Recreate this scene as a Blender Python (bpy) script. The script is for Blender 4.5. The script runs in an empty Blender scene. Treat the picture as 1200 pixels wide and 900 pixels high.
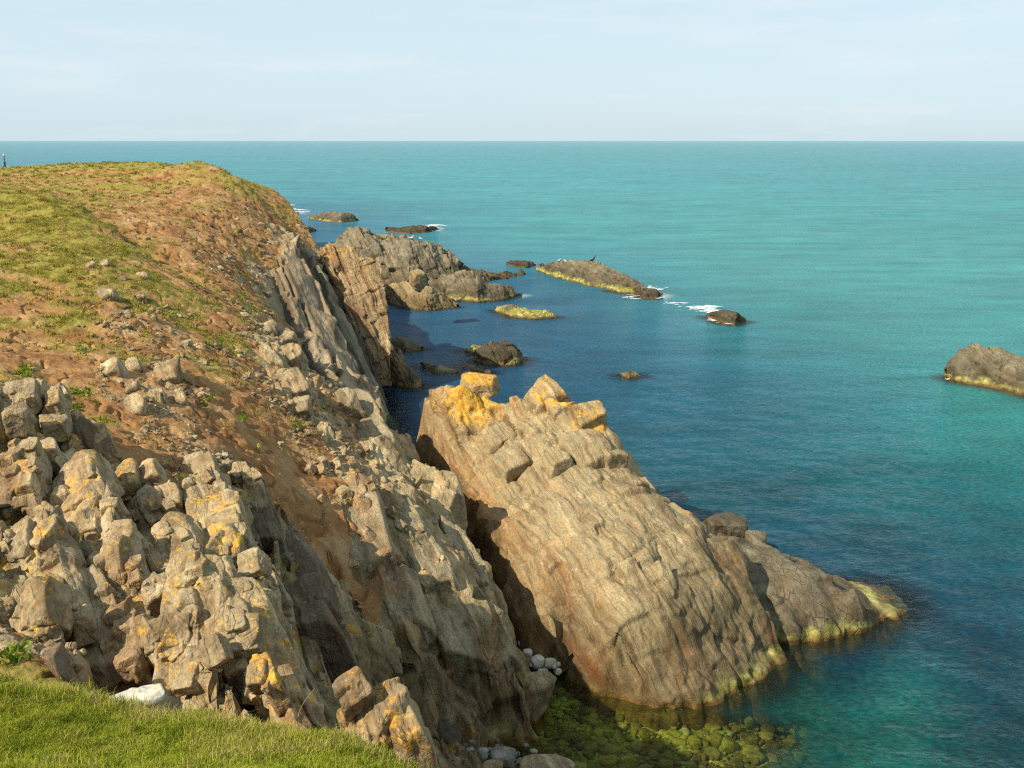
import bpy, bmesh, math, random
import numpy as np
from mathutils import Vector, Matrix, Euler
random.seed(7)
rng = np.random.default_rng(11)
SC = bpy.context.scene
COL = SC.collection
PI = math.pi
# ------------------------------------------------------------------ camera model
CAM_Z = 16.0
F_PX = 1178.0                       # focal length in pixels of a 1200 wide frame
PITCH = math.radians(13.62)
SP, CP = math.sin(PITCH), math.cos(PITCH)

def ray(px, py):
    px = np.asarray(px, float); py = np.asarray(py, float)
    u = (px - 600) / F_PX; v = (450 - py) / F_PX
    return u, CP + v * SP, v * CP - SP

def at_y(px, py, y):                # point on the sight line at a given distance Y
    u, dy, dz = ray(px, py)
    t = np.asarray(y, float) / dy
    return np.stack([u * t, dy * t, CAM_Z + dz * t], -1)

def at_z(px, py, z=0.0):            # point on the sight line at a given height
    u, dy, dz = ray(px, py)
    t = (np.asarray(z, float) - CAM_Z) / dz
    return np.stack([u * t, dy * t, CAM_Z + dz * t], -1)

# ------------------------------------------------------------------ numpy noise
def _h(ix, iy, iz, seed):
    h = (ix.astype(np.uint32) * np.uint32(374761393) + iy.astype(np.uint32) * np.uint32(668265263)
         + iz.astype(np.uint32) * np.uint32(2147483647 - 58) + np.uint32((seed * 974634777 + 1013) & 0xffffffff))
    h = (h ^ (h >> np.uint32(13))) * np.uint32(1274126177)
    h = (h ^ (h >> np.uint32(16))) * np.uint32(2246822519)
    return h ^ (h >> np.uint32(15))

def _rnd(h): return (h & np.uint32(0xffff)).astype(np.float32) / 65535.0

def vnoise(p, seed=0):              # value-gradient noise, about -1..1
    p = np.asarray(p, np.float32)
    f0 = np.floor(p); i = f0.astype(np.int64); f = p - f0
    w = f * f * f * (f * (f * 6 - 15) + 10)
    out = np.zeros(len(p), np.float32)
    for dx in (0, 1):
        wx = w[:, 0] if dx else 1 - w[:, 0]
        for dy in (0, 1):
            wy = w[:, 1] if dy else 1 - w[:, 1]
            for dz in (0, 1):
                wz = w[:, 2] if dz else 1 - w[:, 2]
                h = _h(i[:, 0] + dx, i[:, 1] + dy, i[:, 2] + dz, seed)
                gx = (h & np.uint32(1023)).astype(np.float32) / 511.5 - 1
                gy = ((h >> np.uint32(10)) & np.uint32(1023)).astype(np.float32) / 511.5 - 1
                gz = ((h >> np.uint32(20)) & np.uint32(1023)).astype(np.float32) / 511.5 - 1
                out += wx * wy * wz * (gx * (f[:, 0] - dx) + gy * (f[:, 1] - dy) + gz * (f[:, 2] - dz))
    return out * 1.5

def fbm(p, octaves=4, seed=0, gain=0.5, lac=2.03):
    a, s, out = 1.0, 1.0, 0
    for o in range(octaves):
        out = out + a * vnoise(p * s + 17.3 * o, seed + o)
        a *= gain; s *= lac
    return out

def worley(p, seed=0, jit=0.9):     # F1, F2, random value of the nearest cell, second random
    p = np.asarray(p, np.float32)
    f0 = np.floor(p); i = f0.astype(np.int64); f = p - f0
    n = len(p)
    F1 = np.full(n, 9, np.float32); F2 = np.full(n, 9, np.float32); R = np.zeros(n, np.float32)
    tilt = np.zeros((n, 3), np.float32)
    for dx in (-1, 0, 1):
        for dy in (-1, 0, 1):
            for dz in (-1, 0, 1):
                h = _h(i[:, 0] + dx, i[:, 1] + dy, i[:, 2] + dz, seed)
                ox = dx + 0.5 + jit * ((h & np.uint32(1023)).astype(np.float32) / 1023 - .5) - f[:, 0]
                oy = dy + 0.5 + jit * (((h >> np.uint32(10)) & np.uint32(1023)).astype(np.float32) / 1023 - .5) - f[:, 1]
                oz = dz + 0.5 + jit * (((h >> np.uint32(20)) & np.uint32(1023)).astype(np.float32) / 1023 - .5) - f[:, 2]
                d = np.sqrt(ox * ox + oy * oy + oz * oz)
                r = _rnd((h * np.uint32(2654435761)) >> np.uint32(8))
                near = d < F1
                F2 = np.where(near, F1, np.minimum(F2, d))
                F1 = np.where(near, d, F1)
                R = np.where(near, r, R)
                tilt[near, 0] = -ox[near]; tilt[near, 1] = -oy[near]; tilt[near, 2] = -oz[near]
    return F1, F2, R, tilt

def sstep(a, b, x):
    t = np.clip((x - a) / (b - a), 0, 1)
    return t * t * (3 - 2 * t)

# ------------------------------------------------------------------ bedding of the rock
_s = np.array([.365, -.888, -.276]); _s /= np.linalg.norm(_s)
_t = np.array([-.3, 0, .95])
_n = np.cross(_s, _t); _n /= np.linalg.norm(_n)
if _n[0] < 0: _n = -_n
_t = np.cross(_n, _s)
if _t[2] < 0: _t = -_t
BED = np.stack([_s, _n, _t])        # rows: along strike, across the beds, up dip

def rnd1(i, seed):
    i = i.astype(np.int64)
    return _rnd(_h(i, i * 7 + 3, i * 0 + 5, seed))

def layers(w, th, seed, soft=.12):  # stepped profile across the beds, -0.5..0.5
    w = w / th
    w = w + .35 * np.sin(w * 2.3 + seed)
    i = np.floor(w); f = w - i
    a = rnd1(i, seed); b = rnd1(i + 1, seed)
    return a + (b - a) * sstep(1 - soft, 1, f) - .5, np.minimum(f, 1 - f)

def bricks(Q, dims, seed):
    """joint blocks: beds cut by two sets of joints; returns a random value, tilt and distance to the nearest joint"""
    dn, ds, dt = dims[1], dims[0], dims[2]
    wn = Q[:, 1] / dn; wn = wn + .4 * np.sin(wn * 1.7 + seed)
    i = np.floor(wn); fn = wn - i
    a = rnd1(i, seed)
    ds_ = ds * (.55 + .9 * a)
    ws = Q[:, 0] / ds_ + 9 * rnd1(i, seed + 1); j = np.floor(ws); fs = ws - j
    ij = i * 57 + j
    dt_ = dt * (.55 + .9 * rnd1(ij, seed + 2))
    wt = Q[:, 2] / dt_ + 9 * rnd1(ij, seed + 3); k = np.floor(wt); ft = wt - k
    c = ij * 91 + k
    R = rnd1(c, seed + 4)
    tilt = (fs - .5) * ds_ * (rnd1(c, seed + 5) - .5) + (fn - .5) * dn * 1.6 * (rnd1(c, seed + 6) - .5) + (ft - .5) * dt_ * (rnd1(c, seed + 7) - .5)
    e = np.minimum(np.minimum(np.minimum(fn, 1 - fn) * dn, np.minimum(fs, 1 - fs) * ds_), np.minimum(ft, 1 - ft) * dt_)
    return R - .5, tilt, e

def rock_disp(P, amp=1.0, lay=1.0, blk=1.0, size=1.0, seed=0, rough=1.0, low=1.0):
    """distance to move each point out along its normal: beds, joint blocks, cracks and roughness"""
    P = np.asarray(P, np.float32)
    Q = P @ BED.T.astype(np.float32)
    Q = Q + .16 * size * np.stack([fbm(P / (1.4 * size) + 9 * k, 3, seed + 20 + k) for k in range(3)], -1)
    d = .20 * low * size * fbm(P / (2.4 * size), 3, seed + 5)
    if np.any(lay):
        a, e = layers(Q[:, 1], .62 * size, seed + 1, .10)
        b, e2 = layers(Q[:, 1], .17 * size, seed + 2, .25)
        m = sstep(-.5, .35, fbm(P / (3.0 * size), 2, seed + 31))
        d = d + lay * size * (.25 + .75 * m) * (.22 * a + .085 * b)
        d = d - lay * size * m * .10 * (1 - sstep(0, .06, e))
    if np.any(blk):
        m0 = sstep(-.55, .15, fbm(P / (3.6 * size), 2, seed + 32))
        R, T, e = bricks(Q, (1.9 * size, .75 * size, 1.35 * size), seed + 3)
        d = d + blk * m0 * (.30 * size * R + .75 * T - .11 * size * (1 - sstep(0, .05 * size, e)))
        m = sstep(-.35, .35, fbm(P / (1.9 * size), 2, seed + 33))
        R, T, e = bricks(Q + 3.3, (.62 * size, .25 * size, .46 * size), seed + 4)
        d = d + blk * m * (.10 * size * R + .7 * T - .05 * size * (1 - sstep(0, .025 * size, e)))
        m = sstep(-.1, .4, fbm(P / (1.2 * size), 2, seed + 34))
        R, T, e = bricks(Q + 7.1 + .05 * size * np.stack([fbm(P / (.3 * size) + 5 * k, 2, seed + 60 + k) for k in range(3)], -1), (.23 * size, .10 * size, .18 * size), seed + 6)
        d = d + blk * m * (.022 * size * R + .35 * T)
    f = fbm(P / (.42 * size), 4, seed + 40, .55)
    d = d + rough * size * (.05 * f - .045 * sstep(.0, .5, fbm(P / (.8 * size), 3, seed + 45)) * np.abs(f))
    return amp * d

# ------------------------------------------------------------------ interpolation in plan
class RBF:
    def __init__(s, xy, val):
        xy = np.asarray(xy, float); val = np.asarray(val, float)
        if val.ndim == 1: val = val[:, None]
        n = len(xy)
        A = np.zeros((n + 3, n + 3))
        D = np.linalg.norm(xy[:, None] - xy[None], axis=-1)
        A[:n, :n] = D + 1e-3 * np.eye(n)
        A[:n, n] = 1; A[:n, n + 1:] = xy
        A[n:, :n] = A[:n, n:].T
        B = np.zeros((n + 3, val.shape[1])); B[:n] = val
        s.w = np.linalg.solve(A, B); s.xy = xy
    def __call__(s, x, y):
        sh = np.shape(x); x = np.ravel(x); y = np.ravel(y)
        out = np.empty((len(x), s.w.shape[1]))
        for a in range(0, len(x), 60000):
            q = np.stack([x[a:a + 60000], y[a:a + 60000]], -1)
            D = np.sqrt((q[:, None, 0] - s.xy[None, :, 0]) ** 2 + (q[:, None, 1] - s.xy[None, :, 1]) ** 2)
            out[a:a + 60000] = D @ s.w[:len(s.xy)] + s.w[len(s.xy)] + q @ s.w[len(s.xy) + 1:]
        return out.reshape(sh + (-1,)) if out.shape[1] > 1 else out.reshape(sh)

def poly_sd(x, y, poly):            # signed distance to a polygon, positive inside
    sh = np.shape(x); x = np.ravel(x).astype(np.float64); y = np.ravel(y).astype(np.float64)
    d = np.full(len(x), 1e18); inside = np.zeros(len(x), bool)
    P = np.asarray(poly, float)
    for k in range(len(P)):
        ax, ay = P[k]; bx, by = P[(k + 1) % len(P)]
        ex, ey = bx - ax, by - ay
        t = np.clip(((x - ax) * ex + (y - ay) * ey) / (ex * ex + ey * ey + 1e-12), 0, 1)
        d = np.minimum(d, (x - ax - t * ex) ** 2 + (y - ay - t * ey) ** 2)
        c = (ay > y) != (by > y)
        xi = ax + (y - ay) * ex / (ey if abs(ey) > 1e-12 else 1e-12)
        inside ^= c & (x < xi)
    return (np.where(inside, 1, -1) * np.sqrt(d)).reshape(sh)

def smin(a, b, k):
    h = np.clip(.5 + .5 * (b - a) / k, 0, 1)
    return b + (a - b) * h - k * h * (1 - h)

def blur(Zq, n):
    for _ in range(n):
        Zq[1:-1] = .25 * Zq[:-2] + .5 * Zq[1:-1] + .25 * Zq[2:]
        Zq[:, 1:-1] = .25 * Zq[:, :-2] + .5 * Zq[:, 1:-1] + .25 * Zq[:, 2:]
    return Zq

# ------------------------------------------------------------------ mesh and object helpers
def mesh_np(name, V, Fc, mat=None, attrs=None, smooth=True):
    V = np.asarray(V, np.float32); Fc = np.asarray(Fc, np.int32)
    k = Fc.shape[1]
    me = bpy.data.meshes.new(name)
    me.vertices.add(len(V)); me.vertices.foreach_set('co', V.ravel())
    me.loops.add(Fc.size); me.loops.foreach_set('vertex_index', Fc.ravel())
    me.polygons.add(len(Fc))
    me.polygons.foreach_set('loop_start', np.arange(0, Fc.size, k, dtype=np.int32))
    me.polygons.foreach_set('loop_total', np.full(len(Fc), k, np.int32))
    me.update(calc_edges=True)
    me.polygons.foreach_set('use_smooth', np.full(len(Fc), smooth, bool))
    for n_, a in (attrs or {}).items():
        a = np.asarray(a, np.float32)
        if a.ndim == 1:
            at = me.attributes.new(n_, 'FLOAT', 'POINT'); at.data.foreach_set('value', a)
        else:
            at = me.attributes.new(n_, 'FLOAT_COLOR', 'POINT')
            if a.shape[1] == 3: a = np.concatenate([a, np.ones((len(a), 1), np.float32)], 1)
            at.data.foreach_set('color', a.ravel())
    if mat: me.materials.append(mat)
    return me

def grid_faces(nr, nc, keep=None):
    i = np.arange(nr - 1)[:, None] * nc + np.arange(nc - 1)[None]
    Fc = np.stack([i, i + 1, i + nc + 1, i + nc], -1).reshape(-1, 4)
    if keep is not None:
        Fc = Fc[keep.ravel()[Fc].any(1)]
    return Fc

def compact(V, Fc, attrs):
    used = np.unique(Fc)
    m = np.full(len(V), -1, np.int32); m[used] = np.arange(len(used))
    return V[used], m[Fc], {k: np.asarray(a)[used] for k, a in attrs.items()}

def grid_normals(P):                # P: nr x nc x 3
    du = np.gradient(P, axis=1); dv = np.gradient(P, axis=0)
    N = np.cross(du, dv)
    N /= np.linalg.norm(N, axis=-1, keepdims=True) + 1e-9
    return N

def obj(name, me, parent=None, loc=None):
    o = bpy.data.objects.new(name, me); COL.objects.link(o)
    if loc is not None: o.location = loc
    if parent is not None: o.parent = parent
    return o

def tag(o, label, cat, group=None):
    o['label'] = label; o['category'] = cat
    if group: o['group'] = group
    return o

def struct(o, kind='structure'):
    o['kind'] = kind
    return o

def rebase(V):                      # origin at the thing's base
    b = np.array([(V[:, 0].min() + V[:, 0].max()) / 2, (V[:, 1].min() + V[:, 1].max()) / 2, V[:, 2].min()])
    return V - b, b

# ------------------------------------------------------------------ shader helpers
class NG:
    def __init__(s, mat):
        s.t = mat.node_tree; s.N = s.t.nodes; s.L = s.t.links
        s.N.clear()
        s.out = s.N.new('ShaderNodeOutputMaterial')
    def new(s, ty, **kw):
        n = s.N.new(ty)
        for k, v in kw.items(): setattr(n, k, v)
        return n
    def put(s, sock, v):
        if isinstance(v, bpy.types.NodeSocket): s.L.new(v, sock)
        elif v is not None: sock.default_value = v
    def math(s, op, a, b=None, c=None, clamp=False):
        n = s.new('ShaderNodeMath', operation=op, use_clamp=clamp)
        s.put(n.inputs[0], a); s.put(n.inputs[1], b); s.put(n.inputs[2], c)
        return n.outputs[0]
    def vmath(s, op, a, b=None):
        n = s.new('ShaderNodeVectorMath', operation=op)
        s.put(n.inputs[0], a); s.put(n.inputs[1], b)
        return n.outputs['Value'] if op == 'DOT_PRODUCT' else n.outputs[0]
    def pos(s): return s.new('ShaderNodeNewGeometry').outputs['Position']
    def noise(s, vec, scale, detail=4, rough=.55, dist=0, lac=2.0):
        n = s.new('ShaderNodeTexNoise')
        s.put(n.inputs['Vector'], vec); n.inputs['Scale'].default_value = scale
        n.inputs['Detail'].default_value = detail; n.inputs['Roughness'].default_value = rough
        n.inputs['Distortion'].default_value = dist; n.inputs['Lacunarity'].default_value = lac
        return n.outputs['Fac']
    def voro(s, vec, scale, feature='F1', out='Distance', rnd=1):
        n = s.new('ShaderNodeTexVoronoi', feature=feature)
        s.put(n.inputs['Vector'], vec); n.inputs['Scale'].default_value = scale
        n.inputs['Randomness'].default_value = rnd
        return n.outputs[out]
    def ramp(s, fac, stops, interp='LINEAR'):
        n = s.new('ShaderNodeValToRGB'); r = n.color_ramp; r.interpolation = interp
        while len(r.elements) < len(stops): r.elements.new(.5)
        for e, (p, c) in zip(r.elements, stops):
            e.position = p
            e.color = (c, c, c, 1) if isinstance(c, (int, float)) else (*c, 1)
        s.put(n.inputs[0], fac)
        return n.outputs[0]
    def mix(s, fac, a, b, mode='MIX'):
        n = s.new('ShaderNodeMix', data_type='RGBA', blend_type=mode)
        s.put(n.inputs[0], fac)
        for sock, v in ((n.inputs[6], a), (n.inputs[7], b)):
            s.put(sock, (*v, 1) if isinstance(v, tuple) and len(v) == 3 else v)
        return n.outputs[2]
    def range(s, v, a, b, c=0., d=1.):
        n = s.new('ShaderNodeMapRange'); n.clamp = True
        s.put(n.inputs[0], v)
        for k, x in zip((1, 2, 3, 4), (a, b, c, d)): n.inputs[k].default_value = x
        return n.outputs[0]
    def attr(s, name, out='Fac'):
        n = s.new('ShaderNodeAttribute'); n.attribute_name = name
        return n.outputs[out]
    def sep(s, v):
        n = s.new('ShaderNodeSeparateXYZ'); s.put(n.inputs[0], v)
        return n.outputs
    def comb(s, x, y, z):
        n = s.new('ShaderNodeCombineXYZ')
        for k, v in enumerate((x, y, z)): s.put(n.inputs[k], v)
        return n.outputs[0]
    def bump(s, h, strength, dist, nrm=None):
        n = s.new('ShaderNodeBump'); n.inputs['Strength'].default_value = strength
        n.inputs['Distance'].default_value = dist
        s.put(n.inputs['Height'], h)
        if nrm is not None: s.put(n.inputs['Normal'], nrm)
        return n.outputs[0]
    def bsdf(s, col, rough=.9, nrm=None, spec=.25):
        n = s.new('ShaderNodeBsdfPrincipled')
        s.put(n.inputs['Base Color'], (*col, 1) if isinstance(col, tuple) and len(col) == 3 else col)
        s.put(n.inputs['Roughness'], rough)
        n.inputs['Specular IOR Level'].default_value = spec
        if nrm is not None: s.put(n.inputs['Normal'], nrm)
        return n.outputs[0]
    def done(s, sh): s.L.new(sh, s.out.inputs['Surface'])

def new_mat(name):
    m = bpy.data.materials.new(name); m.use_nodes = True
    return m, NG(m)

def rock_color(g, P, tones, lichen=.5, lich_col=None, tide=True, rust=.5, band=.5, dampness=.85, cracks=1.0):
    """returns colour, roughness and bump height for bedded rock"""
    bed = g.vmath('DOT_PRODUCT', P, tuple(_n))
    al = g.vmath('DOT_PRODUCT', P, tuple(_s))
    up = g.vmath('DOT_PRODUCT', P, tuple(_t))
    warp = g.noise(P, .9, 3)
    q = g.comb(g.math('MULTIPLY', al, .22), g.math('ADD', g.math('MULTIPLY', bed, 2.3), g.math('MULTIPLY', warp, 1.1)), g.math('MULTIPLY', up, .3))
    nb = g.noise(q, 1.0, 5, .62)
    big = g.noise(P, .33, 4, .55)
    c = g.ramp(nb, [(.33, tones[0]), (.43, tones[1]), (.51, tones[2]), (.56, tones[1]), (.62, tones[2]), (.70, tones[3])])
    flat = g.ramp(g.noise(P, 1.6, 6, .65), [(.36, tones[0]), (.46, tones[1]), (.54, tones[2]), (.66, tones[3])])
    c = g.mix(g.range(big, .35, .65, 1 - band, .15 + (1 - band) * .5), c, flat)
    # rusty joints and stains that run with the beds
    rs = g.noise(q, .6, 3, .5)
    rm = g.math('MULTIPLY', g.range(rs, .50, .62), g.range(g.noise(P, .5, 3), .40, .56))
    c = g.mix(g.math('MULTIPLY', rm, rust), c, (.235, .115, .05))
    # pale quartz streaks
    pv = g.math('MULTIPLY', g.range(g.noise(q, 1.9, 4, .6), .66, .72), g.range(g.noise(P, 1.3, 3), .5, .6))
    c = g.mix(g.math('MULTIPLY', pv, .55), c, (.56, .47, .37))
    st_ = g.noise(q, 1.25, 4, .6)
    c = g.mix(g.math('MULTIPLY', g.range(st_, .52, .62), .6), c, g.mix(1, c, (.48, .44, .40), 'MULTIPLY'))
    pt = g.noise(P, .8, 5, .65)
    c = g.mix(g.math('MULTIPLY', g.range(pt, .54, .64), .45), c, g.mix(1, c, (1.45, 1.4, 1.3), 'MULTIPLY'))
    c = g.mix(g.math('MULTIPLY', g.attr('rusty'), g.range(g.noise(q, .9, 5, .65), .40, .58, .25, 1)), c, g.mix(1, c, (.86, .62, .42), 'MULTIPLY'))
    # joint cracks filled with dirt
    qc = g.comb(g.math('MULTIPLY', al, 1.0), g.math('MULTIPLY', g.math('ADD', bed, g.math('MULTIPLY', warp, .5)), 2.2), g.math('MULTIPLY', up, 1.25))
    crk = g.voro(qc, 1.5, 'DISTANCE_TO_EDGE'); crk2 = g.voro(qc, 4.2, 'DISTANCE_TO_EDGE')
    cm1 = g.math('MULTIPLY', g.range(crk, .0, .035, 1, 0), g.range(g.noise(P, 1.1, 3), .46, .56))
    cm2 = g.math('MULTIPLY', g.range(crk2, .0, .05, 1, 0), g.range(g.noise(P, 1.9, 3), .5, .6))
    bw_ = g.math('ADD', g.math('ADD', bed, g.math('MULTIPLY', g.noise(P, .45, 3, .5), .55)), g.math('MULTIPLY', g.noise(P, 3.5, 3, .6), .06))
    f1 = g.math('ABSOLUTE', g.math('SUBTRACT', g.math('FRACT', g.math('MULTIPLY', bw_, 1.9)), .5)); f2 = g.math('ABSOLUTE', g.math('SUBTRACT', g.math('FRACT', g.math('ADD', g.math('MULTIPLY', bw_, 5.3), .3)), .5))
    bl1 = g.math('MULTIPLY', g.range(f1, .0, .03, 1, 0), g.range(g.noise(q, .7, 3), .42, .54)); bl2 = g.math('MULTIPLY', g.range(f2, .0, .07, 1, 0), g.range(g.noise(q, 1.1, 3), .48, .6))
    cm = g.math('MAXIMUM', cm1, g.math('MULTIPLY', cm2, .7))
    cm = g.math('MAXIMUM', g.math('MULTIPLY', cm, cracks), g.math('MULTIPLY', g.math('MAXIMUM', bl1, g.math('MULTIPLY', bl2, .6)), band * .62))
    c = g.mix(g.math('MULTIPLY', cm, .6), c, (.07, .05, .032))
    # ochre weathering in small blotches
    oc = g.noise(P, 2.7, 7, .74)
    c = g.mix(g.math('MULTIPLY', g.range(oc, .53, .63), .5), c, g.mix(1, c, (1.25, .98, .62), 'MULTIPLY'))
    # fine grain
    fine = g.noise(P, 14, 5, .7)
    c = g.mix(.55, c, g.ramp(fine, [(.32, .35), (.5, .95), (.68, 1.3)]), 'MULTIPLY')
    h = g.math('ADD', g.math('MULTIPLY', g.noise(P, 5, 6, .68), 1.0), g.math('MULTIPLY', nb, .8))
    pits = g.voro(P, 9, 'F1')
    h = g.math('SUBTRACT', h, g.math('MULTIPLY', g.range(pits, .0, .3, 1, 0), .18))
    h = g.math('SUBTRACT', h, g.math('MULTIPLY', cm, .5))
    z = g.sep(P)[2]
    if lichen:
        l1 = g.noise(P, 2.6, 7, .74)
        l2 = g.noise(P, 9, 4, .7)
        at = g.attr('lichen')
        th = g.math('ADD', g.math('MULTIPLY', l1, .58), g.math('MULTIPLY', l2, .42))
        th = g.math('ADD', th, g.math('MULTIPLY', at, .22))
        th = g.math('ADD', th, g.math('MULTIPLY', g.math('SUBTRACT', g.noise(P, 17, 4, .7), .5), .30))
        lm = g.range(th, .655 - .05 * lichen, .71 - .05 * lichen)
        lc = lich_col or g.ramp(g.noise(P, 4, 3), [(.35, (.38, .165, .014)), (.5, (.53, .275, .018)), (.64, (.57, .37, .055))])
        lm = g.math('MULTIPLY', lm, g.range(g.math('ADD', g.noise(P, 24, 4, .75), g.math('MULTIPLY', g.math('SUBTRACT', th, .66), 1.6)), .40, .60, .12, 1))
        c = g.mix(g.math('MULTIPLY', lm, .9), c, g.mix(.6, lc, g.ramp(fine, [(.32, .5), (.5, 1.0), (.68, 1.2)]), 'MULTIPLY'))
        # pale grey crust lichen
        gl = g.math('MULTIPLY', g.range(g.noise(P, 3.1, 6, .7), .6, .68), .4)
        c = g.mix(gl, c, (.46, .43, .36))
    rough = .92
    if tide:
        zn = g.math('ADD', z, g.math('MULTIPLY', g.math('SUBTRACT', g.noise(P, .8, 5, .65), .5), 1.1))
        zf = g.math('ADD', z, g.math('MULTIPLY', g.math('SUBTRACT', g.noise(P, 2.2, 4, .6), .5), .35))
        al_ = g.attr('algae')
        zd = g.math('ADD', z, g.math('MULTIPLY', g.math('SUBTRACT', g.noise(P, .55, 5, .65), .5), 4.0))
        damp_shade = g.math('MAXIMUM', g.range(zd, .2, 2.8, 1, 0), g.math('MULTIPLY', g.attr('damp_shade'), g.range(g.noise(P, .7, 5, .65), .36, .56, .55, 1)))  # shore damp by height, plus shade painted in from the attribute
        c = g.mix(g.math('MULTIPLY', damp_shade, dampness), c, g.mix(1, c, (.30, .285, .235), 'MULTIPLY'))
        zn = g.math('ADD', zn, g.math('MULTIPLY', g.range(g.noise(P, .45, 4, .6), .42, .62), .5))
        gm = g.math('MULTIPLY', g.range(g.math('ADD', zn, g.math('MULTIPLY', g.math('SUBTRACT', 1, al_), .35)), .18, .55, 1, 0), g.math('MINIMUM', g.math('MULTIPLY', al_, .9), 1))
        gcol = g.ramp(g.noise(P, 2.6, 4), [(.36, (.13, .12, .03)), (.5, (.25, .24, .055)), (.64, (.42, .38, .16))])
        c = g.mix(g.math('MULTIPLY', gm, .9), c, gcol)
        bm = g.range(zf, .06, .24, 1, 0)
        c = g.mix(bm, c, g.ramp(g.noise(P, 3.5, 4), [(.35, (.05, .026, .008)), (.6, (.13, .07, .015))]))
        rough = g.math('SUBTRACT', .92, g.math('MULTIPLY', bm, .4))
    return c, rough, h

def rock_mat(name, tones, bump=.8, bdist=.08, **kw):
    m, g = new_mat(name)
    P = g.pos()
    c, r, h = rock_color(g, P, tones, **kw)
    g.done(g.bsdf(c, r, g.bump(h, bump, bdist)))
    return m

TAN = ((.14, .098, .048), (.235, .182, .098), (.312, .254, .145), (.43, .37, .235))
GREYT = ((.10, .086, .054), (.155, .136, .09), (.21, .187, .128), (.285, .258, .185))
DARK = ((.055, .047, .031), (.085, .073, .048), (.125, .108, .072), (.19, .165, .115))
GREEN = ((.09, .082, .058), (.15, .137, .098), (.21, .195, .14), (.30, .275, .20))
PALE = ((.10, .066, .034), (.215, .158, .086), (.33, .262, .155), (.51, .43, .29))
M = {}
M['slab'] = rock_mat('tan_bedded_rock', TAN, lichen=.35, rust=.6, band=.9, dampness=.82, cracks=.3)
M['grey'] = rock_mat('grey_sea_rock', GREYT, lichen=.0, rust=.25)
M['dark'] = rock_mat('dark_sea_rock', DARK, lichen=.0, rust=.2)
M['pillar'] = rock_mat('orange_bedded_rock', ((.085, .058, .03), (.20, .14, .075), (.31, .228, .125), (.42, .325, .20)), lichen=.35, rust=.7, band=1.0)
M['block'] = rock_mat('pale_lichen_rock', PALE, lichen=.75, tide=False, rust=.35, band=.5, cracks=.45)
M['rib'] = rock_mat('grey_tan_rib_rock', ((.13, .10, .054), (.215, .175, .102), (.295, .245, .15), (.41, .35, .235)), lichen=.1, rust=.4, band=.7, cracks=.6)
M['ravine'] = rock_mat('shade_painted_ravine_rock', ((.065, .046, .027), (.11, .082, .05), (.15, .115, .072), (.21, .165, .11)), lichen=0, rust=.4, band=.7, cracks=.6)  # darker copy of the rock, with the ravine's shade put into its colour
M['stone'] = rock_mat('loose_pale_stone', PALE, lichen=.1, tide=False, rust=.3, band=.3)
M['cobble'] = rock_mat('grey_cobble', ((.08, .075, .065), (.15, .142, .125), (.23, .22, .195), (.34, .32, .285)), lichen=0, tide=False, rust=0, band=.2, cracks=0., bump=.35)
M['white'] = rock_mat('white_cobble', ((.27, .23, .17), (.38, .345, .27), (.48, .45, .37), (.60, .57, .49)), lichen=0, tide=False, rust=0, band=.2, cracks=0., bump=.35)

# ------------------------------------------------------------------ terrain control net
# (px, py, distance Y, grass, rock)   soil is what remains
T = []
def add(rows):
    for r in rows:
        p = at_y(r[0], r[1], r[2]); T.append((*p, r[3], r[4]))
def addw(rows):                     # world points (x, y, z, grass, rock)
    T.extend(rows)
# skyline of the headland
add([(-120,202,96,.6,0),(-60,199,95,.7,0),(-40,200,108,.7,0),(30,197,103,.7,0),(100,194,102,.7,0),(0,197,95,.7,0),(60,193,92,.75,0),(120,191,90,.8,0),(180,190,86,.8,0),(240,190,80,.7,0),(262,197,78,.5,.1),(285,212,76,.4,.2),(305,232,75,.35,.3),(322,252,74,.25,.5),(335,274,72,.2,.7),(346,292,70,.1,.9)])
addw([(-70,100,13.0,.7,0),(-90,170,9,.7,0),(-75,158,10,.7,0),(-110,140,10,.7,0),(-40,170,7,.7,0),(-52,118,12.6,.7,0),(-29,100,13.2,.6,0),(-24,92,12.2,.5,.2),(-20,86,9.5,.3,.5),(-17,80,6.5,.2,.7),(-60,140,12,.7,0),(-40,140,10,.5,.2)])
# brown face of the headland
add([(0,204,84,.7,.0),(40,206,80,.3,.1),(85,208,78,.4,.15),(110,222,70,.6,.05),(110,232,63,.5,.1),(150,205,80,.45,.15),(150,228,68,.25,.15),(200,215,74,.3,.35),(200,245,64,.15,.3),(180,262,58,.05,.25),(230,250,64,.15,.4),(260,235,69,.3,.35),(290,255,68,.3,.45),(215,290,54,.1,.45),(250,300,56,.15,.4),(280,290,61,.2,.45),(305,310,62,.15,.6),(235,325,50,.05,.4),(270,340,50,.1,.35),(300,345,53,.1,.45),(310,365,50,.15,.5),(320,330,60,.05,.8)])
# crest of the near green spur, and the dip behind it
add([(-60,212,62,.7,0),(0,215,60,.8,0),(30,219,57,.85,0),(60,227,54,.85,0),(95,240,52,.8,0),(130,262,50,.75,.05),(165,290,48,.7,.05),(200,318,46,.6,.1),(235,342,44.5,.6,.05),(270,365,43,.7,0),(292,382,41,.8,.1)])
for px, py, y in ((0,215,66),(60,227,59),(95,240,56),(130,262,54),(165,290,51.5),(200,318,49)):
    p = at_y(px, py, y); T.append((p[0], p[1], p[2] - .7, .4, .2))
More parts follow.
